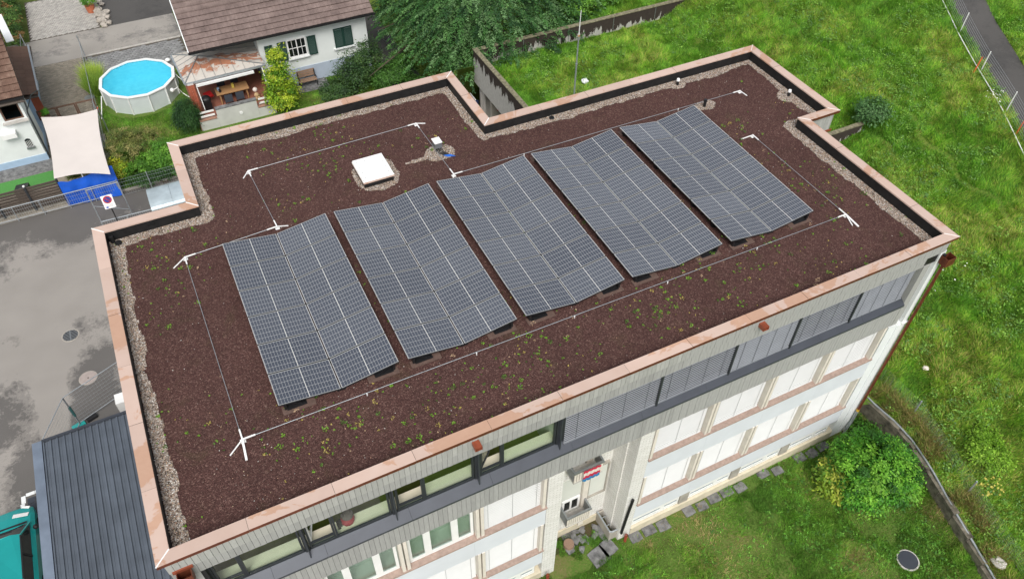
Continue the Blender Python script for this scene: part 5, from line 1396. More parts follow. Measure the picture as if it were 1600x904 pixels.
tag(MB().obox((5.7, 36.2, 0.9), (1, .3, 0), (-.3, 1, .4), (0, -.4, 1), 0.26, 0.22, 0.06).build('red_cushion', MT['red'], at=(5.7, 36.2, 0.9)), 'red cushion on the terrace behind the grill', 'cushion')

bn = thing('wooden_bench', 'weathered wooden bench against the blue-grey house plinth', 'bench', (11.93, 36.05, 0))
for k in range(3): MB().box(11.34, 12.52, 35.74+k*0.15, 35.87+k*0.15, 0.44, 0.475).build('seat_plank', MT['wood_bench'], bn)
for k in range(3): MB().obox((11.93, 36.24+k*0.03, 0.62+k*0.15), (1,0,0), (0, 1, -.2), (0, .2, 1), 0.59, 0.014, 0.065).build('back_plank', MT['wood_bench'], bn)
for xx in (11.36, 12.46):
    for yy in (35.76, 36.22): MB().box(xx, xx+0.05, yy, yy+0.05, 0, 0.44 if yy < 36 else 0.95).build('leg', MT['black'], bn)
    MB().box(xx, xx+0.05, 35.76, 36.2, 0.62, 0.66).build('armrest', MT['black'], bn)
tag(MB().box(11.1, 13.2, 35.3, 36.46, 0.0, 0.03).build('patio_slab', MT['slab'], at=(12.1, 35.9, 0)), 'grey stone patio under the wooden bench', 'patio')
hr = MB(); hp = []
for k in range(25):
    t = 2*math.pi*k/24; hp.append((18.35+0.035*16*math.sin(t)**3, 38.8, 0.75+0.035*(13*math.cos(t)-5*math.cos(2*t)-2*math.cos(3*t)-math.cos(4*t))))
hr.path(hp, 0.014, 6); hr.tube((18.35, 38.8, 0), (18.35, 38.8, 0.2), 0.014)
tag(hr.build('heart_ornament', MT['galv'], at=(18.35, 38.8, 0)), 'thin wire heart ornament standing by the dark path', 'ornament')

# ---- house with old tiles at the frame edge
HB = thing('old_tiled_house', 'white house with old brown tiles and pale blue plinth at the frame edge', 'house', (-4, 35, 0))
PB = math.radians(41.8); by_, bz_ = 34.62, 4.38
wl = MB(); wl.box(-12, -4.0, 34.95, 37.0, 0.42, 2.92); wl.box(-12, -4.82, 37.0, 44, 0.42, 2.92); wl.box(-12, -5.12, 34.95, 44, 2.92, 4.55); wl.box(-5.12, -4.85, 36.2, 44, 2.92, 4.55); wl.box(-4.12, -4.0, 34.95, 36.2, 2.92, 4.4); wl.box(-4.85, -4.0, 36.2, 36.4, 2.92, 4.4); wl.build('wall', MT['white_house'], HB)
MB().box(-12, -3.97, 34.92, 44, 0.0, 0.42).build('plinth', plain('light_blue_plinth', (168, 194, 218), 0.8, 0, 0.05, 2), HB)
MB().box(-5.10, -4.13, 35.9, 36.18, 2.93, 4.5).build('window_back', MT['wood_dark'], HB)
wf = frame_box(MB(), -5.10, -4.13, 34.97, 35.04, 2.93, 4.45, 0.07).build('window', MT['wood_brown'], HB); MB().box(-5.03, -4.2, 35.0, 35.01, 3.0, 4.38).build('pane', MT['glass_dark'], wf)
MB().box(-5.25, -3.95, 34.72, 34.95, 2.80, 2.88).build('window_sill', MT['concrete_light'], HB)
MB().obox((-8.6, 35.2+3.0*math.cos(PB)-0.3, bz_+3.0*math.sin(PB)-0.08), (1,0,0), (0, math.cos(PB), math.sin(PB)), (0, -math.sin(PB), math.cos(PB)), 4.95, 3.4, 0.06).build('roof', MT['wood_dark'], HB)
tiled_roof(HB, -6.9, -3.62, by_, bz_, PB, 18, 0.273, 0.36, MT['tile_old'], 260, 8)
MB().bar((-8, by_-0.06, bz_-0.05), (-3.62, by_-0.06, bz_-0.05), 0.12, 0.09).build('gutter', MT['black'], HB)
MB().path([(-3.66, by_-0.06, bz_-0.06), (-3.78, 34.86, 3.5), (-3.86, 34.88, 3.2), (-3.9, 34.88, 0.1)], 0.045, 8).build('downpipe', MT['anthracite_dark'], HB)
MB().path([(-3.42, 38.5, 2.42), (-3.55, 36.5, 3.3), (-3.78, 34.88, 3.4)], 0.03, 6).build('downpipe', MT['anthracite_dark'], HB)
lt = MB(); lt.box(-4.82, -3.45, 37.9, 44.2, 2.30, 2.36); lt.build('lean_to_deck', MT['wood_dark'], HB)
for r in range(3):
    for k in range(12):
        yy = 38.05+k*0.51; xx = -3.42-0.033*k*0.5-r*0.46
        MB().obox((xx-0.22, yy+0.25, 2.46+0.09*r), (1, 0, -0.24), (0, 1, 0), (0.24, 0, 1), 0.25, 0.245, 0.014).build('lean_to_board', MT['wood_brown'], HB)
MB().bar((-3.38, 38.4, 2.42), (-3.58, 44.3, 2.42), 0.10, 0.09).build('gutter', MT['galv'], HB)
MB().box(-4.0, -3.55, 38.6, 38.72, 0.0, 2.4).build('porch_wall', MT['brick_red'], HB)
wf = frame_box(MB(), -4.02, -3.94, 36.6, 38.4, 0.0, 0.01, 0.003).build('porch_step', MT['concrete'], HB)
ab = MB(); n = 12
P_ = [(-4.72, 1.08), (-4.38, 1.08)]+[(-4.55+0.17*math.cos(math.pi*k/n), 1.45+0.17*math.sin(math.pi*k/n)) for k in range(n+1)]
ab.f.append(tuple(range(len(P_)))); ab.mi.append(0); ab.v = [(x, 34.942, z) for x, z in P_]; ab = ab.build('arched_window', plain('arch_glass', (40, 44, 48), 0.1), HB)
for k in range(5): MB().box(-4.70+k*0.075, -4.68+k*0.075, 34.90, 34.925, 1.06, 1.5).build('bar', MT['white_plastic'], ab)
MB().box(-4.76, -4.34, 34.82, 34.94, 0.98, 1.07).build('sill', MT['grey_metal'], ab)
MB().box(-5.6, -4.85, 34.55, 34.95, 2.05, 2.35).build('awning_box', MT['white_plastic'], HB)
bgx = MB(); bgx.bar((-4.42, 44.25, 2.9), (-4.98, 48.2, 2.9), 0.45, 0.06); bgx.build('white_eave', MT['white_paint'], HB)
o = thing('potted_plant', 'green plant in a box under the lean-to roof', 'plant', (-3.45, 37.6, 0)); MB().box(-3.6, -3.3, 37.3, 37.9, 1.0, 1.25).build('box', MT['wood_brown'], o); PLANT_BOX = o

# ------------------------------------------------------------------ pool
PX, PY, PR = 2.02, 39.55, 2.28
PO = thing('round_pool', 'round above-ground pool with turquoise water and white rim', 'pool', (PX, PY, 0))
NS = 12
def pc(k, r, z): a = 2*math.pi*(k+0.25)/NS; return (PX+r*math.cos(a), PY+r*math.sin(a), z)
for k in range(NS):
    m = MB(); m.face([pc(k, PR, 0), pc(k+1, PR, 0), pc(k+1, PR, 1.18), pc(k, PR, 1.18)]); m.build('wall_panel', MT['pool_wall'], PO)
    m = MB(); m.face([pc(k, PR-0.05, 1.2), pc(k, PR-0.05, 0.1), pc(k+1, PR-0.05, 0.1), pc(k+1, PR-0.05, 1.2)]); m.build('liner', MT['pool_liner'], PO)
    m = MB(); a0, a1, b1, b0 = pc(k, PR+0.07, 1.24), pc(k+1, PR+0.07, 1.24), pc(k+1, PR-0.12, 1.25), pc(k, PR-0.12, 1.25)
    m.face([a0, a1, b1, b0]); m.face([(a0[0], a0[1], 1.18), (a1[0], a1[1], 1.18), a1, a0]); m.face([b0, b1, (b1[0], b1[1], 1.19), (b0[0], b0[1], 1.19)]); m.build('rim', MT['white_plastic'], PO)
    m = MB(); m.tube(pc(k, PR+0.02, 0.0), pc(k, PR+0.02, 1.2), 0.04, n=6); m.build('upright', MT['white_plastic'], PO)
MB().face([pc(k, PR-0.05, 0.1) for k in range(NS)]).build('floor', MT['pool_liner'], PO)
MB().face([pc(k, PR-0.055, 1.15) for k in range(NS)]).build('water', MT['pool_water'], PO)
MB().tube((PX-2.3, PY-1.0, 1.1), (PX-2.75, PY-1.7, 0.0), 0.03).build('brace', MT['white_plastic'], PO)
MB().tube((PX+2.2, PY-0.2, 1.1), (PX+3.0, PY-0.9, 0.0), 0.03).build('brace', MT['white_plastic'], PO)
MB().ball((PX+1.75, PY-1.75, 0.85), 0.14, 10, 7).build('skimmer', MT['white_plastic'], PO)
MB().path([(PX+1.78, PY-1.8, 0.85), (PX+2.1, PY-1.75, 0.95), (PX+2.3, PY-1.6, 0.4), (PX+2.7, PY-1.9, 0.06)], 0.025, 6).build('hose', MT['white_plastic'], PO)
lg = thing('garden_lamp', 'white globe garden lamp between pool and canopy', 'lamp', (4.14, 42.6, 0)); MB().tube((4.14, 42.6, 0), (4.14, 42.6, 0.2), 0.05).build('stem', MT['grey_metal'], lg); MB().ball((4.14, 42.6, 0.32), 0.17, 12, 8, sz=0.6).build('globe', MT['white_plastic'], lg)
tag(MB().tube((-1.15, 40.6, 0), (-1.15, 40.6, 0.05), 0.3, n=20).build('parasol_foot', MT['grey_metal'], at=(-1.15, 40.6, 0)), 'flat grey round parasol foot on the brown paving', 'parasol foot')

# ---- shade sail
SA = thing('shade_sail', 'pale beige shade sail stretched over the yard beside the pool garden', 'shade sail', (-2, 32.5, 0))
C4 = [Vector((-3.45, 35.5, 2.4)), Vector((-0.50, 35.3, 2.2)), Vector((-0.62, 28.95, 2.0)), Vector((-3.36, 29.85, 2.0))]
m = MB(); n = 14
for j in range(n+1):
    for i in range(n+1):
        u, v = i/n, j/n; p = C4[0].lerp(C4[1], u).lerp(C4[3].lerp(C4[2], u), v)
        sagx = 0.22*math.sin(math.pi*v)*(1 if u < .5 else -1)*abs(2*u-1)**3*0.6; sagy = 0.28*math.sin(math.pi*u)*(-1 if v < .5 else 1)*abs(2*v-1)**3
        m.v.append((p.x+sagx, p.y+sagy, p.z-0.10*math.sin(math.pi*u)*math.sin(math.pi*v)))
for j in range(n):
    for i in range(n): a = j*(n+1)+i; m.f.append((a, a+n+1, a+n+2, a+1)); m.mi.append(0)
m.build('cloth', MT['sail'], SA, smooth=True)
MB().tube((-0.45, 35.45, 0), (-0.45, 35.45, 2.3), 0.03).build('mast', MT['galv'], SA)
MB().tube((-0.50, 35.3, 2.2), (-0.44, 35.45, 2.25), 0.02).build('strap', MT['orange'], SA)
ga = thing('yard_gate', 'brown framed gate across the paved drive behind the shade sail', 'gate', (-2.4, 38.6, 0))
for k in range(3):
    a = -4.05+k*1.1; frame_box(MB(), a, a+1.08, 38.55, 38.62, 0.1, 1.05, 0.08).build('gate_panel', MT['wood_brown'], ga)
sf = thing('garden_fence', 'thin green-grey post and rail fence between paved drive and pool garden', 'fence', (-0.8, 38, 0))
for yy in (46.0, 41.6, 38.0, 34.2, 30.4): MB().tube((-0.82, yy, 0), (-0.82, yy, 1.2 if yy < 45 else 1.6), 0.03).build('post', MT['galv'], sf)
MB().tube((-0.82, 46.0, 1.15), (-0.82, 30.4, 1.15), 0.018).tube((-0.82, 46.0, 0.3), (-0.82, 30.4, 0.3), 0.012).build('rail', MT['galv'], sf)
m = MB()
for k in range(60): m.tube((-0.82, 30.5+k*0.26, 0.05), (-0.82, 30.5+k*0.26, 1.15), 0.004, n=3, caps=False)
m.build('wire', MT['galv'], sf)

# ---- boundary of the car park
wfn = thing('plank_fence', 'weathered horizontal plank fence with dark posts at the car park edge', 'fence', (-5, 30.3, 0))
for x0, x1 in ((-8.2, -6.58), (-6.48, -5.0), (-4.93, -3.42)):
    for k in range(8): MB().obox(((x0+x1)/2, 30.42+rnd.uniform(-.01, .01), 0.2+k*0.18), (1,0,rnd.uniform(-.004, .004)), (0,1,0.25), (0,-0.25,1), (x1-x0)/2, 0.014, 0.085).build('plank', MT['wood_dark'], wfn)
for xx in (-6.53, -4.97, -3.38): MB().box(xx-0.05, xx+0.05, 30.34, 30.44, 0, 1.62).build('post', MT['anthracite_dark'], wfn)
MB().tube((-4.97, 30.39, 1.62), (-4.97, 30.39, 1.68), 0.06).build('post_cap', MT['white_plastic'], wfn)
tpn = thing('blue_tarpaulin', 'bright blue tarpaulin hung on the boundary fence', 'tarpaulin', (-2, 30.2, 0))
m = MB(); n = 18
for j in range(7):
    for i in range(n+1):
        u = i/n; v = j/6; top = 1.62+0.22*u-0.30*math.sin(math.pi*u*1.0)*(1-u)+0.02*math.sin(u*30)
        m.v.append((-3.33+2.82*u+0.0*v, 30.02-0.30*u*v-0.1*v+0.035*math.sin(u*23+v*3), top*(1-v)+0.05*v))
for j in range(6):
    for i in range(n): a = j*(n+1)+i; m.f.append((a, a+n+1, a+n+2, a+1)); m.mi.append(0)
m.build('cloth', MT['tarp_blue'], tpn, smooth=True)
for uu in (0.45, 0.98): MB().tube((-3.33+2.82*uu, 30.03, 1.55), (-3.33+2.82*uu, 30.03, 1.78), 0.03).build('stake', MT['white_plastic'], tpn)
tag(MB().box(-12, 3.2, 29.92, 30.08, 0, 0.09).build('boundary_kerb', MT['concrete'], at=(-4, 30, 0)), 'low concrete kerb under the boundary railing', 'kerb')
def railing(name, lb, a, b, h, nb, posts):
    R = thing(name, lb, 'railing', (*a, 0)); a = Vector((*a, 0)); b = Vector((*b, 0)); up = Vector((0, 0, 1))
    MB().tube(a+up*h, b+up*h, 0.028).build('top_rail', MT['galv'], R); MB().tube(a+up*0.16, b+up*0.16, 0.02).build('bottom_rail', MT['galv'], R)
    for k in range(posts): p = a.lerp(b, k/(posts-1)); MB().tube(p, p+up*h, 0.026).build('post', MT['galv'], R)
    m = MB()
    for k in range(nb): p = a.lerp(b, (k+.5)/nb); m.tube(p+up*0.16, p+up*h, 0.007, n=4, caps=False)
    for z in (0.45, 0.72): m.tube(a+up*z, b+up*z, 0.006, n=4, caps=False)
    m.build('bars', MT['galv'], R); return R
railing('boundary_railing', 'long galvanised railing in front of plank fence and blue tarpaulin', (-8.5, 29.86), (-0.62, 29.72), 0.98, 70, 7)
railing('short_railing', 'short galvanised railing in front of the waste container', (-1.74, 26.55), (0.78, 26.45), 0.98, 24, 3)
gt = thing('gate_frame', 'tall galvanised gate frame with diagonal brace behind the no-parking sign', 'gate', (-1.1, 27.75, 0))
MB().tube((-1.9, 27.72, 0), (-1.9, 27.72, 2.3), 0.03).build('post', MT['galv'], gt); MB().tube((-0.33, 27.72, 0), (-0.33, 27.72, 2.3), 0.03).build('post', MT['galv'], gt)
MB().tube((-1.9, 27.72, 2.27), (-0.33, 27.72, 2.27), 0.025).build('top_rail', MT['galv'], gt); MB().tube((-1.9, 27.72, 1.2), (-0.33, 27.72, 0.4), 0.02).build('brace', MT['galv'], gt)
mf = thing('mesh_fence', 'thin wire mesh fence in front of the bushes behind the waste container', 'fence', (1, 29.55, 0))
for xx in (-0.55, 1.02, 2.6): MB().tube((xx, 29.52, 0), (xx, 29.52, 1.22), 0.028).build('post', MT['galv'], mf)
m = MB()
for z in (0.1, 0.4, 0.7, 0.95, 1.15): m.tube((-0.55, 29.52, z), (5.0, 29.52, z), 0.006, n=3, caps=False)
for k in range(46): m.tube((-0.55+k*0.12, 29.52, 0.1), (-0.55+k*0.12, 29.52, 1.15), 0.004, n=3, caps=False)
m.build('wire_mesh', MT['galv'], mf)
# waste containers
def container(x0, x1, lb, bodymat, lidmat):
    c = thing('waste_container', lb, 'waste container', ((x0+x1)/2, 27.1, 0), 'waste containers by the gate')
    MB().xprism([(26.45, 0.25), (26.3, 1.02), (27.95, 1.02), (27.85, 0.25)], x0, x1).build('body', bodymat, c)
    prof = [(26.18, 1.04)]+[(27.12-0.94*math.cos(t), 1.06+0.30*math.sin(t)) for t in np.linspace(0.15, math.pi-0.15, 9)]+[(28.06, 1.04)]
    MB().xprism(prof, x0-0.03, x1+0.03).build('lid', lidmat, c)
    MB().tube((x0, 26.24, 0.98), (x1, 26.24, 0.98), 0.02).build('handle', MT['black'], c)
    for xx in (x0+0.1, x1-0.1):
        for yy in (26.6, 27.7): MB().tube((xx-0.03, yy, 0.1), (xx+0.03, yy, 0.1), 0.1, n=12).build('wheel', MT['rubber'], c)
LIDM = plain('galvanised_lid', (184, 198, 204), 0.45, 0.25, 0.10, 1.4)
container(0.82, 1.90, 'grey-lidded waste container at the notch, nearer the car park', MT['navy'], LIDM); container(1.97, 3.0, 'grey-lidded waste container partly hidden by the roof corner', MT['anthracite'], LIDM)
tag(MB().box(1.0, 1.25, 26.10, 26.22, 0.7, 0.92).build('green_label', plain('green_tag', (40, 150, 90), 0.5), at=(1.1, 26.16, 0.7)), 'green sign plate on the front of the waste container', 'plate')
# no-parking sign
sg = thing('no_parking_sign', 'white no-parking sign board on a black post', 'sign', (-1.0, 26.35, 0))
MB().tube((-0.98, 26.4, 0), (-0.98, 26.4, 2.0), 0.03).build('post', MT['black'], sg)
sgx = Vector((1, 0.0, 0)); tilt = Vector((0, 0.28, 0.96)); nrm_ = Vector((0, -0.96, 0.28)); c0 = Vector((-0.98, 26.36, 2.22))
MB().obox(c0, sgx, tilt, nrm_, 0.27, 0.36, 0.008).build('board', MT['white_plastic'], sg)
def disc(r0, r1, mat, off, nm, cz=0.12):
    m = MB(); n = 28
    for k in range(n):
        a, b = 2*math.pi*k/n, 2*math.pi*(k+1)/n
        q = [c0+nrm_*off+tilt*cz+sgx*(r*math.cos(t))+tilt*(r*math.sin(t)) for r, t in ((r0, a), (r1, a), (r1, b), (r0, b))]
        m.face(q)
    m.build(nm, mat, sg)
disc(0.0, 0.155, plain('sign_blue', (44, 70, 150), 0.5), 0.010, 'blue_disc'); disc(0.15, 0.205, MT['red'], 0.012, 'red_ring')
MB().obox(c0+nrm_*0.013+tilt*0.12, sgx+tilt*-1.0, sgx+tilt, nrm_, 0.15, 0.022, 0.0015).build('red_bar', MT['red'], sg)
MB().obox(c0+nrm_*0.010-tilt*0.28-sgx*0.14, sgx, tilt, nrm_, 0.055, 0.04, 0.002).build('blue_mark', plain('mark_blue', (60, 100, 190), 0.5), sg)
for k in range(4): MB().obox(c0+nrm_*0.009-tilt*(0.14+0.045*k)+sgx*0.02, sgx, tilt, nrm_, 0.16-0.02*(k % 2), 0.006, 0.001).build('text_line', plain('text_grey', (170, 170, 172), 0.6), sg)
# barbecue under cover and small yard things
tag(MB().prism([(-5.75, 31.4), (-5.0, 31.35), (-4.95, 31.85), (-5.6, 31.95)], 0.0, [0.8, 0.95, 0.85, 0.8]).build('black_cover', MT['black'], at=(-5.3, 31.6, 0)), 'black covered object behind the plank fence', 'cover')
pt_ = thing('potted_shrub', 'green shrub in an orange pot at the edge of the light paving', 'plant', (0.28, 52.4, 0))
MB().tube((0.28, 52.4, 0), (0.28, 52.4, 0.55), 0.26, 0.34, n=14).build('pot', plain('terracotta', (202, 118, 84), 0.8), pt_)
rk = thing('rock_edging', 'pale rough rocks at the end of the light paving', 'rocks', (0.9, 51, 0))
for k in range(16):
    x = 0.75+rnd.uniform(0, 0.6)-0.02*k; y = 49.75+k*0.28; m = MB(); m.ball((x, y, 0.12), rnd.uniform(.2, .38), 7, 5, sz=0.6)
    m.v = [(a+rnd.uniform(-.06, .06), b+rnd.uniform(-.06, .06), c+rnd.uniform(-.05, .05)) for a, b, c in m.v]; m.build('rock', plain('pale_rock', (176, 168, 158), 0.9, 0, 0.2, 4) if 'rock' not in MT else MT['rock'], rk)
tag(MB().tube((-4.32, 48.6, 0), (-4.32, 48.6, 1.2), 0.025).tube((-4.32, 48.6, 1.2), (-4.75, 48.3, 0.0), 0.015).tube((-4.32, 48.6, 1.2), (-4.2, 48.0, 0), 0.015).build('stay_post', MT['galv'], at=(-4.32, 48.6, 0)), 'thin metal post with stays beside the hedge', 'post')
# ------------------------------------------------------------------ vegetation
def crown(name, parent, rg, blobs, n_clump, per, clump_r, leaf, cols, flat=0.55, droop=0.0, shell=0.55, lw=0.55, up=0.7, org=(0,0,0), view=True):
    'leaves gathered in clumps spread through several ellipsoids (cx,cy,cz,rx,ry,rz)'
    vol = np.array([b[3]*b[4]*b[5] for b in blobs])**0.7; vol /= vol.sum(); P = []; N = []; C = []; D = []
    cols = np.array([c[:3] for c in cols])
    for b, w in zip(blobs, vol):
        m = max(3, int(n_clump*w)); d = unit(rg.normal(0, 1, (m, 3))); r = shell+(1-shell)*rg.random(m)**0.6
        d[:, 2] = np.where(d[:, 2] < -0.35, -d[:, 2]*0.6, d[:, 2])
        cc = np.array(b[:3])+d*r[:, None]*np.array(b[3:6])
        cc[:, 2] = np.maximum(cc[:, 2], 0.1)
        base = cols[rg.integers(0, len(cols), m)]*rg.uniform(0.75, 1.2, (m, 1))
        cr = clump_r*rg.uniform(0.6, 1.35, m)
        k = rg.integers(int(per*0.6), int(per*1.4)+1, m); idx = np.repeat(np.arange(m), k); n = len(idx)
        off = rg.normal(0, 1, (n, 3))*cr[idx][:, None]*np.array([1, 1, flat])*0.6
        if droop: off[:, 2] -= droop*np.hypot(off[:, 0], off[:, 1])
        p = cc[idx]+off; P.append(p)
        outw = unit(p-np.array(b[:3])); N.append(unit(outw*0.6+np.array([0, 0, up])+rg.normal(0, 0.45, (n, 3))))
        D.append(off+outw*0.4*cr[idx][:, None]+np.array([0, 0, -droop*0.4])+rg.normal(0, .05, (n, 3)))
        C.append(base[idx]*rg.uniform(0.7, 1.3, (n, 1)))
    P = np.concatenate(P); N = np.concatenate(N); C = np.concatenate(C); D = np.concatenate(D)
    s = leaf*rg.uniform(0.65, 1.3, len(P)); V, F = leaf_quads(P, N, D, s, s*lw)
    return np_mesh(name, V-np.array(org)+0, F, MT['leaf'], np.repeat(C, 4, 0), parent=parent)

def woody(parent, base, tips, r0, name='trunk'):
    m = MB(); b = Vector(base)
    for t in tips:
        t = Vector(t); mid = b.lerp(t, 0.5)+Vector((rnd.uniform(-.1, .1), rnd.uniform(-.1, .1), 0.1)); m.tube(b, mid, r0, r0*0.6, n=6); m.tube(mid, t, r0*0.6, r0*0.15, n=6)
    return m.build(name, MT['bark'], parent)

def shrub(name, label, cat, loc, blobs, n_clump, per, clump_r, leaf, cols, seed, trunk_r=0.05, **kw):
    T_ = thing(name, label, cat, loc); rg = np.random.default_rng(seed)
    woody(T_, (loc[0], loc[1], loc[2]-0.05), [(b[0], b[1], b[2]+b[5]*0.3) for b in blobs], trunk_r)
    # np_mesh with a parent keeps coordinates local to the thing
    crown('crown', T_, rg, blobs, n_clump, per, clump_r, leaf, cols, org=loc, **kw); return T_

G = lambda *c: L(*[min(255, v*1.0+6) for v in c])[:3]
# big spreading tree over the annex corner
BT = thing('large_tree', 'large dark green tree with drooping sprays behind the concrete annex', 'tree', (21.8, 33.5, 0))
rg = np.random.default_rng(5)
m = MB(); m.tube((22.3, 33.8, 0), (22.3, 33.8, 2.2), 0.42, 0.34, n=10); m.tube((22.3, 33.8, 2.2), (22.0, 34.0, 5.5), 0.34, 0.18, n=10)
m.build('trunk', MT['bark'], BT)
limbs = MB()
for k in range(16):
    a = 2*math.pi*k/16+0.2; r = 4.0+1.6*(k % 3); z = 1.8+0.5*(k % 4)
    limbs.tube((22.2, 33.9, 2.0+0.2*(k % 5)), (22.2+0.5*r*math.cos(a), 33.9+0.5*r*math.sin(a), 3.2+0.3*(k % 4)), 0.13, 0.08, n=6); limbs.tube((22.2+0.5*r*math.cos(a), 33.9+0.5*r*math.sin(a), 3.2+0.3*(k % 4)), (22.2+r*math.cos(a), 33.9+r*math.sin(a), z), 0.08, 0.02, n=6)
limbs.build('limb', MT['bark'], BT)
def sprays(parent, org, center, R, n, zf, cols, leaf, rg, per=46):
    'drooping leafy sprays: twigs with leaves on both sides, layered like shingles'
    Ps, Ns, Ds, Cs = [], [], [], []; cols = np.array([c[:3] for c in cols])
    for k in range(n):
        a = rg.random()*2*np.pi; rr = R*np.sqrt(rg.random())**0.9; rx = 1.0+0.28*np.cos(a*1.0-0.3)
        x = center[0]+rr*rx*np.cos(a); y = center[1]+rr*0.88*np.sin(a); z = zf(rr/R)*rg.uniform(0.72, 1.05)
        ln = rg.uniform(0.9, 1.9); da = a+rg.normal(0, 0.5); m = int(per*ln/1.4)
        t = np.sort(rg.random(m)); side = rg.choice([-1, 1], m)
        dirv = np.array([np.cos(da), np.sin(da), 0]); perp = np.array([-np.sin(da), np.cos(da), 0])
        dz = -0.12*t*ln-0.42*(t*ln)**2*0.45
        w = (0.30*(1-t*0.75))*rg.random(m)
        p = np.array([x, y, z])+dirv*(t*ln*0.9)[:, None]+perp*(side*w)[:, None]; p[:, 2] += dz-0.22*w
        c = cols[rg.integers(0, len(cols))]*rg.uniform(0.75, 1.25)
        tip = np.clip((t-0.55)*2, 0, 1)[:, None]
        Ps.append(p); Ns.append(unit(np.array([0, 0, 1.0])+dirv*0.35+rg.normal(0, 0.3, (m, 3)))); Ds.append(dirv*0.8+perp*side[:, None]*0.7+rg.normal(0, .15, (m, 3)))
        Cs.append(c*(1+0.35*tip)*rg.uniform(0.75, 1.25, (m, 1)))
    P = np.concatenate(Ps); s = leaf*rg.uniform(0.7, 1.3, len(P)); V, F = leaf_quads(P, np.concatenate(Ns), np.concatenate(Ds), s, s*0.5)
    return np_mesh('crown', V-np.array(org), F, MT['leaf'], np.repeat(np.concatenate(Cs), 4, 0), parent=parent)
sprays(BT, (21.8, 33.5, 0), (23.2, 33.7), 7.3, 2300, lambda q: 3.0+4.6*np.sqrt(max(0, 1-q**2)), [G(50, 90, 42), G(62, 104, 48), G(82, 120, 64), G(38, 72, 38), G(96, 130, 82)], 0.125, rg, 64)

shrub('yellow_green_tree', 'bright yellow-green young tree beside the terrace', 'tree', (9.75, 33.75, 0),
      [(9.8, 33.8, 1.1, 0.95, 0.9, 1.1), (9.9, 33.9, 2.2, 0.8, 0.75, 1.0), (10.05, 34.2, 3.2, 0.42, 0.42, 0.95)], 170, 60, 0.30, 0.14, [G(150, 176, 40), G(120, 158, 36), G(88, 132, 32), G(182, 196, 58)], 12)
shrub('dark_shrub', 'dark green spreading shrub in front of the shuttered window', 'shrub', (14.4, 33.6, 0),
      [(13.2, 33.4, 0.7, 1.3, 1.0, 0.9), (14.6, 34.0, 1.3, 1.2, 1.1, 1.5), (15.6, 33.9, 1.9, 0.8, 0.8, 1.5)], 230, 60, 0.32, 0.12, [G(54, 84, 44), G(66, 98, 48), G(82, 112, 58), G(46, 70, 42)], 13)
shrub('mid_green_shrub', 'mid green leafy shrub nearest the big tree', 'shrub', (17.0, 32.6, 0),
      [(16.6, 32.7, 1.0, 1.1, 1.0, 1.2), (17.4, 32.9, 1.4, 0.9, 0.9, 1.3), (17.9, 32.2, 0.6, 0.8, 0.8, 0.7)], 190, 60, 0.30, 0.12, [G(72, 116, 44), G(84, 130, 52), G(60, 98, 42)], 14)
shrub('weeping_conifer', 'rounded weeping dark conifer beside the brick pier', 'conifer', (4.05, 34.2, 0),
      [(4.05, 34.3, 0.9, 0.78, 0.78, 1.35)], 150, 80, 0.26, 0.15, [G(48, 86, 40), G(60, 100, 44), G(38, 70, 38)], 15, flat=1.0, droop=0.9, lw=0.16)
shrub('olive_bush', 'large olive-brown rounded bush at the fence corner', 'bush', (0.7, 32.0, 0),
      [(0.45, 32.0, 1.3, 1.25, 0.95, 1.3), (1.4, 32.1, 1.2, 0.8, 0.8, 1.0)], 300, 70, 0.2, 0.075, [G(138, 142, 78), G(118, 126, 64), G(156, 148, 94), G(92, 106, 52), G(108, 128, 56)], 16)
shrub('green_bush', 'fresh green bush beside the roof corner behind the mesh fence', 'bush', (1.9, 31.0, 0),
      [(2.0, 31.2, 0.9, 1.0, 0.9, 1.0), (0.9, 30.8, 0.65, 1.1, 0.6, 0.75), (2.6, 30.6, 0.7, 0.8, 0.8, 0.8)], 240, 55, 0.22, 0.09, [G(92, 146, 46), G(78, 128, 42), G(112, 160, 56)], 17)
shrub('yellow_bush', 'small yellow-leaved bush beside the blue tarpaulin', 'bush', (-0.55, 31.2, 0),
      [(-0.4, 31.3, 0.7, 0.55, 0.7, 0.75)], 75, 60, 0.2, 0.09, [G(186, 192, 52), G(150, 176, 48), G(204, 204, 84)], 18)
shrub('low_bush', 'low olive green bush behind the blue tarpaulin', 'bush', (-2.0, 31.1, 0),
      [(-2.0, 31.1, 0.95, 1.0, 0.35, 0.55)], 70, 60, 0.18, 0.08, [G(112, 128, 58), G(90, 112, 48), G(136, 146, 74)], 19)
shrub('fence_hedge', 'dark low hedge behind the mesh fence', 'hedge', (1.8, 29.8, 0),
      [(0.9, 29.95, 0.4, 1.1, 0.35, 0.5), (2.6, 29.95, 0.45, 1.2, 0.35, 0.55)], 110, 55, 0.2, 0.08, [G(66, 104, 48), G(54, 90, 42)], 20)
def tall_grass(name, label, x, y, rx, ry, h, n, cols, seed):
    T_ = thing(name, label, 'grass clump', (x, y, 0), 'ornamental grasses beside the pool'); rg = np.random.default_rng(seed); cols = np.array([c[:3] for c in cols])
    a = rg.random(n)*6.28; r = np.sqrt(rg.random(n)); P = np.stack([x+rx*r*np.cos(a), y+ry*r*np.sin(a), np.zeros(n)], 1)
    V, F = blades(P, h*rg.uniform(.6, 1.1, n), rg.uniform(.02, .04, n), rg.uniform(.15, .75, n), rg)
    np_mesh('leaves', V-np.array((x, y, 0)), F, MT['grass'], np.repeat(cols[rg.integers(0, len(cols), n)]*rg.uniform(.75, 1.25, (n, 1)), 3, 0), parent=T_)
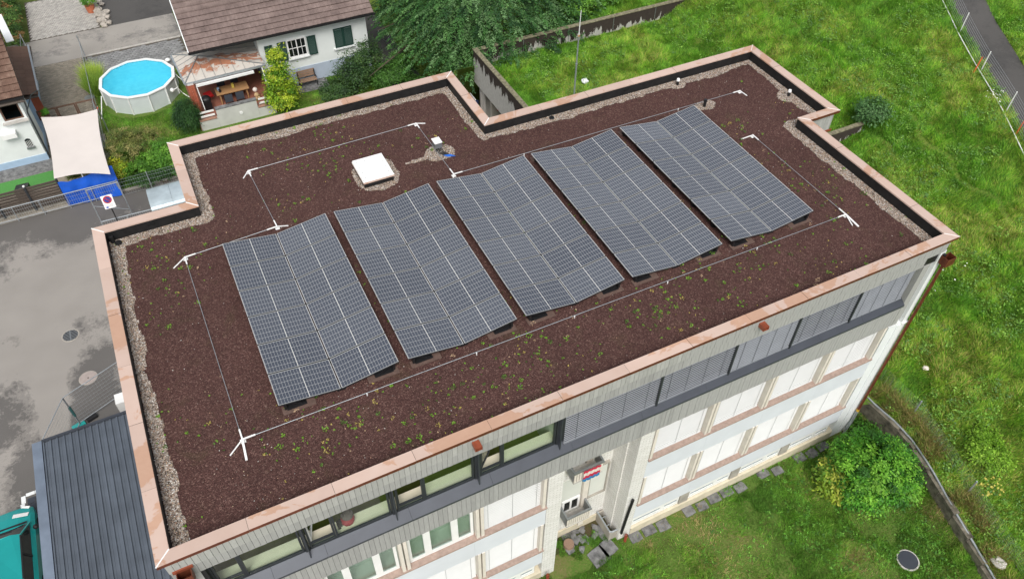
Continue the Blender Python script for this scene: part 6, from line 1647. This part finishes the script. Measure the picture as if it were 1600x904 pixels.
tall_grass('ornamental_grass', 'tall bright green ornamental grass, the upper clump beside the pool', -0.62, 42.3, 0.36, 0.5, 1.25, 3200, [G(186, 208, 92), G(158, 190, 78), G(206, 220, 118)], 31)
tall_grass('ornamental_grass', 'tall green ornamental grass, the lower clump beside the pool', -0.62, 41.0, 0.36, 0.5, 1.25, 3200, [G(168, 196, 84), G(140, 174, 72), G(116, 150, 70)], 32)
shrub('roadside_hedge', 'dense green hedge with reddish tips at the upper frame corner', 'hedge', (-4.9, 51, 0),
      [(-4.9, 49.6, 0.7, 0.6, 1.1, 0.9), (-4.9, 51.4, 0.8, 0.65, 1.2, 0.9), (-5.0, 53.4, 0.9, 0.8, 1.2, 1.0), (-6.4, 51.5, 0.8, 1.0, 2.5, 0.9), (-5.4, 55.0, 0.9, 1.0, 1.0, 1.0)], 330, 50, 0.26, 0.12, [G(74, 108, 48), G(88, 122, 54), G(60, 92, 44), G(140, 110, 66)], 21)
shrub('border_hedge', 'dark hedge strip at the top edge behind the light paving', 'hedge', (-1.5, 56.6, 0),
      [(-2.5, 56.7, 0.5, 1.2, 0.5, 0.6), (-0.6, 56.7, 0.5, 1.2, 0.5, 0.6)], 90, 45, 0.26, 0.12, [G(60, 84, 44), G(80, 100, 52)], 22)
crown('foliage', pt_, np.random.default_rng(23), [(0.28, 52.4, 1.05, 0.5, 0.5, 0.6)], 40, 50, 0.2, 0.11, [G(84, 136, 44), G(104, 150, 52)], org=(0.28, 52.4, 0))
crown('foliage', PLANT_BOX, np.random.default_rng(24), [(-3.45, 37.6, 1.45, 0.18, 0.25, 0.25)], 14, 40, 0.1, 0.09, [G(100, 160, 50)], org=(-3.45, 37.6, 0))
# round garden bush by the front corner
shrub('garden_bush', 'large round leafy bush on the front lawn near the white corner', 'bush', (24.0, -2.2, 0),
      [(23.75, -2.3, 1.45, 1.6, 1.55, 1.5), (24.5, -2.9, 1.0, 1.0, 1.0, 1.0), (23.1, -2.7, 0.9, 0.9, 0.9, 0.9)], 360, 90, 0.24, 0.115, [G(66, 126, 32), G(82, 146, 38), G(104, 162, 46), G(52, 104, 32), G(118, 172, 52)], 25)
shrub('yellowing_bush', 'yellow-green leaning bush in front of the round garden bush', 'bush', (22.5, -1.75, 0),
      [(22.5, -1.7, 0.9, 0.62, 0.65, 0.8), (22.2, -2.1, 0.5, 0.45, 0.45, 0.5)], 75, 55, 0.24, 0.13, [G(142, 164, 50), G(118, 150, 44), G(164, 170, 66), G(92, 136, 40)], 26)
shrub('corner_bush', 'small green bush between downpipe and garden wall', 'bush', (25.3, -0.6, 0),
      [(25.45, -0.75, 0.45, 0.42, 0.45, 0.5), (25.6, -0.25, 0.4, 0.35, 0.35, 0.4)], 55, 50, 0.22, 0.12, [G(66, 112, 36), G(82, 130, 42)], 27)
def hill_shrub(name, label, x, y, blobs, *a, **k):
    z = float(hz(x, y)); return shrub(name, label, 'shrub', (x, y, z), [(x+b[0], y+b[1], z+b[2], b[3], b[4], b[5]) for b in blobs], *a, **k)
hill_shrub('meadow_sapling', 'grey-green sapling in the meadow beside the end of the stained wall', 36.3, 12.6, [(0, 0, 0.7, 0.75, 0.7, 0.8)], 70, 45, 0.28, 0.14, [G(72, 112, 62), G(88, 126, 72)], 28)
hill_shrub('meadow_shrub', 'bright yellow-green shrub in the meadow beyond the low mesh fence', 28.1, -3.9, [(0, 0, 0.4, 0.7, 0.8, 0.45), (0.5, 0.7, 0.3, 0.5, 0.5, 0.35)], 110, 45, 0.22, 0.10, [G(128, 172, 46), G(112, 156, 42), G(146, 184, 62)], 29)
hill_shrub('wall_shrub', 'bright green shrubs growing behind the stained back wall', 30.0, 30.0, [(-1.5, 0, 0.7, 1.5, 1.2, 0.9), (1.2, 0.3, 0.6, 1.6, 1.2, 0.8), (3.8, 0.6, 0.4, 1.4, 1.2, 0.6), (-3, 1.5, 0.9, 1.5, 1.2, 0.9)], 230, 45, 0.3, 0.14, [G(92, 142, 46), G(110, 156, 54), G(76, 124, 42)], 30)
# potted plants behind the top storey glass
for (x, y, lb), sd_ in (((5.05, 1.1, 'dark leafy house plant inside the window beside the cat cushion'), 41), ((9.7, 1.1, 'dark leafy house plant inside the last open-plan window before the blinds'), 42)):
    T_ = thing('house_plant', lb, 'house plant', (x, y, 8.66), 'house plants behind the top storey glass'); MB().tube((x, y, 8.66), (x, y, 8.82), 0.09, 0.12, n=10).build('pot', MT['black'], T_)
    crown('foliage', T_, np.random.default_rng(sd_), [(x, y+0.05, 9.15, 0.28, 0.25, 0.28)], 14, 14, 0.14, 0.16, [G(40, 84, 46), G(52, 98, 52)], org=(x, y, 8.66))

# ------------------------------------------------------------------ grass
def grass_field(name, n, area, zfun, keep, hgt, wid, pal_fn, seed, label, lean=(0.2, 0.9)):
    rg = np.random.default_rng(seed); x = rg.uniform(area[0], area[1], n); y = rg.uniform(area[2], area[3], n)
    k = keep(x, y, rg); x, y = x[k], y[k]; P = np.stack([x, y, zfun(x, y)-0.01], 1)
    k = in_view(P); P = P[k]; x, y = x[k], y[k]; m = len(x)
    tv = vnoise(x, y, 3.3, seed+8)*0.6+vnoise(x, y, 7.0, seed+9)*0.4; tuft = (0.55+0.9*fbm(x, y, 0.9, seed+3, 3))*(0.35+1.5*tv**1.3)
    h = hgt*tuft*rg.uniform(0.5, 1.3, m); w_ = wid*rg.uniform(0.6, 1.4, m)
    V, F = blades(P, h, w_, rg.uniform(lean[0], lean[1], m), rg, 9.0*vnoise(x, y, 1.3, seed+10))
    c = pal_fn(x, y, rg)*(0.72+0.6*tv)[:, None]*(0.8+0.4*vnoise(x, y, 1.7, seed+12))[:, None]
    return tag(np_mesh(name, V, F, MT['grass'], np.repeat(c, 3, 0)), label, 'grass', kind='stuff')
PALG = np.array([G(98, 150, 46), G(118, 172, 52), G(142, 186, 60), G(168, 190, 78), G(194, 184, 110), G(78, 126, 48)])
def pal_meadow(x, y, rg):
    a = fbm(x, y, 0.16, 71, 4); b = fbm(x, y, 0.7, 77, 3); t = a*0.6+b*0.55+rg.normal(0, 0.11, len(x))
    i = np.select([t < 0.42, t < 0.54, t < 0.65, t < 0.76, t < 0.86], [0, 1, 2, 3, 4], 1)
    i = np.where(rg.random(len(x)) < 0.14, 5, i)
    return PALG[i]*rg.uniform(0.7, 1.25, (len(x), 1))
def keep_meadow(x, y, rg):
    left = left_of(y)+0.05; k = x > left
    k &= ~((y > 27.7) & (y < 28.1) & (x < 35.8)); k &= ~((y > 12.38) & (y < 12.68) & (x < 35.8)); k &= ~((x < 26.75) & (y > 7.0) & (y < 12.6)); k &= ~((y > 0.4) & (y < 7.2) & (x < 25.3))
    px = np.interp(y, [4, 9.4, 15.26, 22], [40.1, 42.75, 45.25, 48.5]); k &= ~((x > px) & (x < px+1.95))
    worn = (np.abs(x-np.interp(y, [8, 11, 13.5, 15], [37.6, 38.1, 38.6, 38.0])+0.25*np.sin(y*2)) < 0.16) | ((np.abs(x-36.0-0.2*np.sin(y*3)) < 0.16) & (y > 9.8) & (y < 11.6))
    return k & ~(worn & (rg.random(len(x)) < 0.85))
grass_field('meadow_grass', 2300000, (20.6, 56, -9.5, 33), hz, lambda x, y, r: keep_meadow(x, y, r), 0.19, 0.028, pal_meadow, 101, 'long uneven meadow grass covering the hillside and annex roof')
def weeds_field(name, label, n, area, zfun, keep, thr, nmax, lift, size, pal_, seed):
    'broad-leaved herbs among the grass'
    rg = np.random.default_rng(seed); x = rg.uniform(area[0], area[1], n); y = rg.uniform(area[2], area[3], n)
    k = keep(x, y, rg) & (fbm(x, y, 0.5, 88, 3) > thr); x, y = x[k], y[k]; P0 = np.stack([x, y, zfun(x, y)], 1); k = in_view(P0); P0 = P0[k][:nmax]; n = len(P0)
    big = rg.uniform(0.5, 1.4, n); idx = np.repeat(np.arange(n), 9); m = len(idx); P = P0[idx]+np.stack([rg.normal(0, lift*.45, m), rg.normal(0, lift*.45, m), rg.uniform(lift*.3, lift*1.3, m)], 1)*big[idx][:, None]
    N = unit(np.stack([rg.normal(0, .4, m), rg.normal(0, .4, m), np.ones(m)], 1)); s = rg.uniform(size*.6, size*1.3, m)*big[idx]; V, F = leaf_quads(P, N, rg.normal(0, 1, (m, 3)), s, s*.6)
    pal_ = np.array(pal_); c = pal_[rg.integers(0, len(pal_), n)][idx]*rg.uniform(.75, 1.25, (m, 1))
    return tag(np_mesh(name, V, F, MT['leaf'], np.repeat(c, 4, 0)), label, 'herbs', kind='stuff')
weeds_field('meadow_herbs', 'broad-leaved herbs scattered through the meadow grass', 60000, (20.6, 52, -9.5, 30), hz, keep_meadow, 0.46, 11000, 0.17, 0.075, [G(124, 172, 66), G(108, 154, 60), G(142, 184, 78), G(104, 142, 80)], 140)
PALL = np.array([G(90, 134, 48), G(108, 156, 54), G(128, 174, 62), G(150, 166, 84), G(176, 156, 112)])
def pal_lawn(x, y, rg):
    t = fbm(x, y, 0.45, 171, 4)+rg.normal(0, 0.09, len(x)); i = np.select([t < 0.40, t < 0.53, t < 0.66, t < 0.74], [0, 1, 2, 3], 4)
    return PALL[i]*rg.uniform(0.7, 1.25, (len(x), 1))
def bank_z(x, y):
    d = left_of(y)-0.12-x; zt = hz(left_of(y), y); return np.where(y < 0.5, np.interp(d, [0.08, 0.4, 0.75], [0.42, 0.16, 0.0])*zt, 0.0)
def keep_front(x, y, rg):
    bare = fbm(x, y, 0.55, 201, 3) > 0.585-0.06*np.exp(-np.hypot(x-22.6, y+3.6)**2/2)
    rec = (x > 10.7) & (x < 13.6) & (y > -0.45)
    k = (x < left_of(y)-0.2) & (np.hypot(x-23.16, y+5.45) > 0.43) & ~((y > -0.42) & (x > 14.0) & (rg.random(len(x)) < 0.72)) & (y < 0.05+1.1*((x > 10.9) & (x < 13.6)))
    return k & ~(bare & (rg.random(len(x)) < 0.8)) & ~(rec & (fbm(x, y, 1.4, 205, 2) < 0.52)) & ~((x > 10.2) & (x < 10.9) & (y > 0.0))
grass_field('front_grass', 420000, (9.5, 26.2, -9.0, 1.1), bank_z, keep_front, 0.13, 0.024, pal_lawn, 111, 'mown uneven grass of the front garden')
weeds_field('lawn_herbs', 'broad-leaved herbs and clover in the front lawn', 30000, (10.5, 26, -8.8, 0.9), lambda x, y: np.zeros_like(x), keep_front, 0.44, 3200, 0.07, 0.05, [G(108, 168, 58), G(88, 142, 50), G(126, 182, 72), G(74, 116, 48)], 141)
grass_field('garden_grass', 260000, (-0.7, 16.8, 30.1, 41.8), lambda x, y: np.zeros_like(x), lambda x, y, r: (np.hypot(x-PX, y-PY) > 2.6) & ~((x > 4.5) & (y > 33.6) & (x < 9.4)) & ~((x > 11) & (x < 13.3) & (y > 35.2)) & (y < 36.4+6*(x < 4.4)), 0.09, 0.03, pal_lawn, 121, 'short lawn grass of the pool garden')
# dry grass tufts above the garden wall
def dry_strip():
    rg = np.random.default_rng(131); n = 16000; y = rg.uniform(-9.5, 1.0, n); x = left_of(y)+rg.uniform(0.02, 0.75, n)
    P = np.stack([x, y, hz(x, y)-0.02], 1); k = (fbm(x, y, 1.2, 132, 2) > 0.45); P = P[k]; n = len(P)
    V, F = blades(P, rg.uniform(.15, .55, n), rg.uniform(.015, .03, n), rg.uniform(.4, 1.3, n), rg)
    pal_ = np.array([G(160, 146, 86), G(184, 168, 108), G(112, 128, 58), G(118, 100, 66), G(130, 146, 70)])
    return tag(np_mesh('dry_grass', V, F, MT['grass'], np.repeat(pal_[rg.integers(0, 5, n)]*rg.uniform(.7, 1.2, (n, 1)), 3, 0)), 'dry straw-coloured grass along the top of the garden wall', 'grass', kind='stuff')
dry_strip()
def flowers(x0, y0, r, n, nm, lb, seed, col=(236, 238, 230)):
    rg = np.random.default_rng(seed); a = rg.random(n)*6.28; q = r*np.sqrt(rg.random(n)); x = x0+q*np.cos(a); y = y0+q*np.sin(a)
    P = np.stack([x, y, hz(x, y)+rg.uniform(.3, .5, n)], 1); N = unit(np.stack([rg.normal(0, .4, n), rg.normal(0, .4, n), np.ones(n)], 1)); s = rg.uniform(.07, .13, n)
    V, F = leaf_quads(P, N, rg.normal(0, 1, (n, 3)), s, s*.9)
    tag(np_mesh(nm, V, F, MT['leaf'], np.repeat(np.repeat([G(*col)], n, 0), 4, 0)), lb, 'flowers', kind='stuff')
flowers(42.4, 10.3, 0.5, 26, 'white_flowers', 'white flower heads by the path fence', 151)
flowers(32.5, 4.0, 1.6, 14, 'white_blossoms', 'scattered white flowers in the meadow beside the roof corner', 152)
flowers(27.2, -4.9, 0.5, 30, 'yellow_flowers', 'yellow flower spikes by the low mesh fence post', 153, (206, 192, 96))
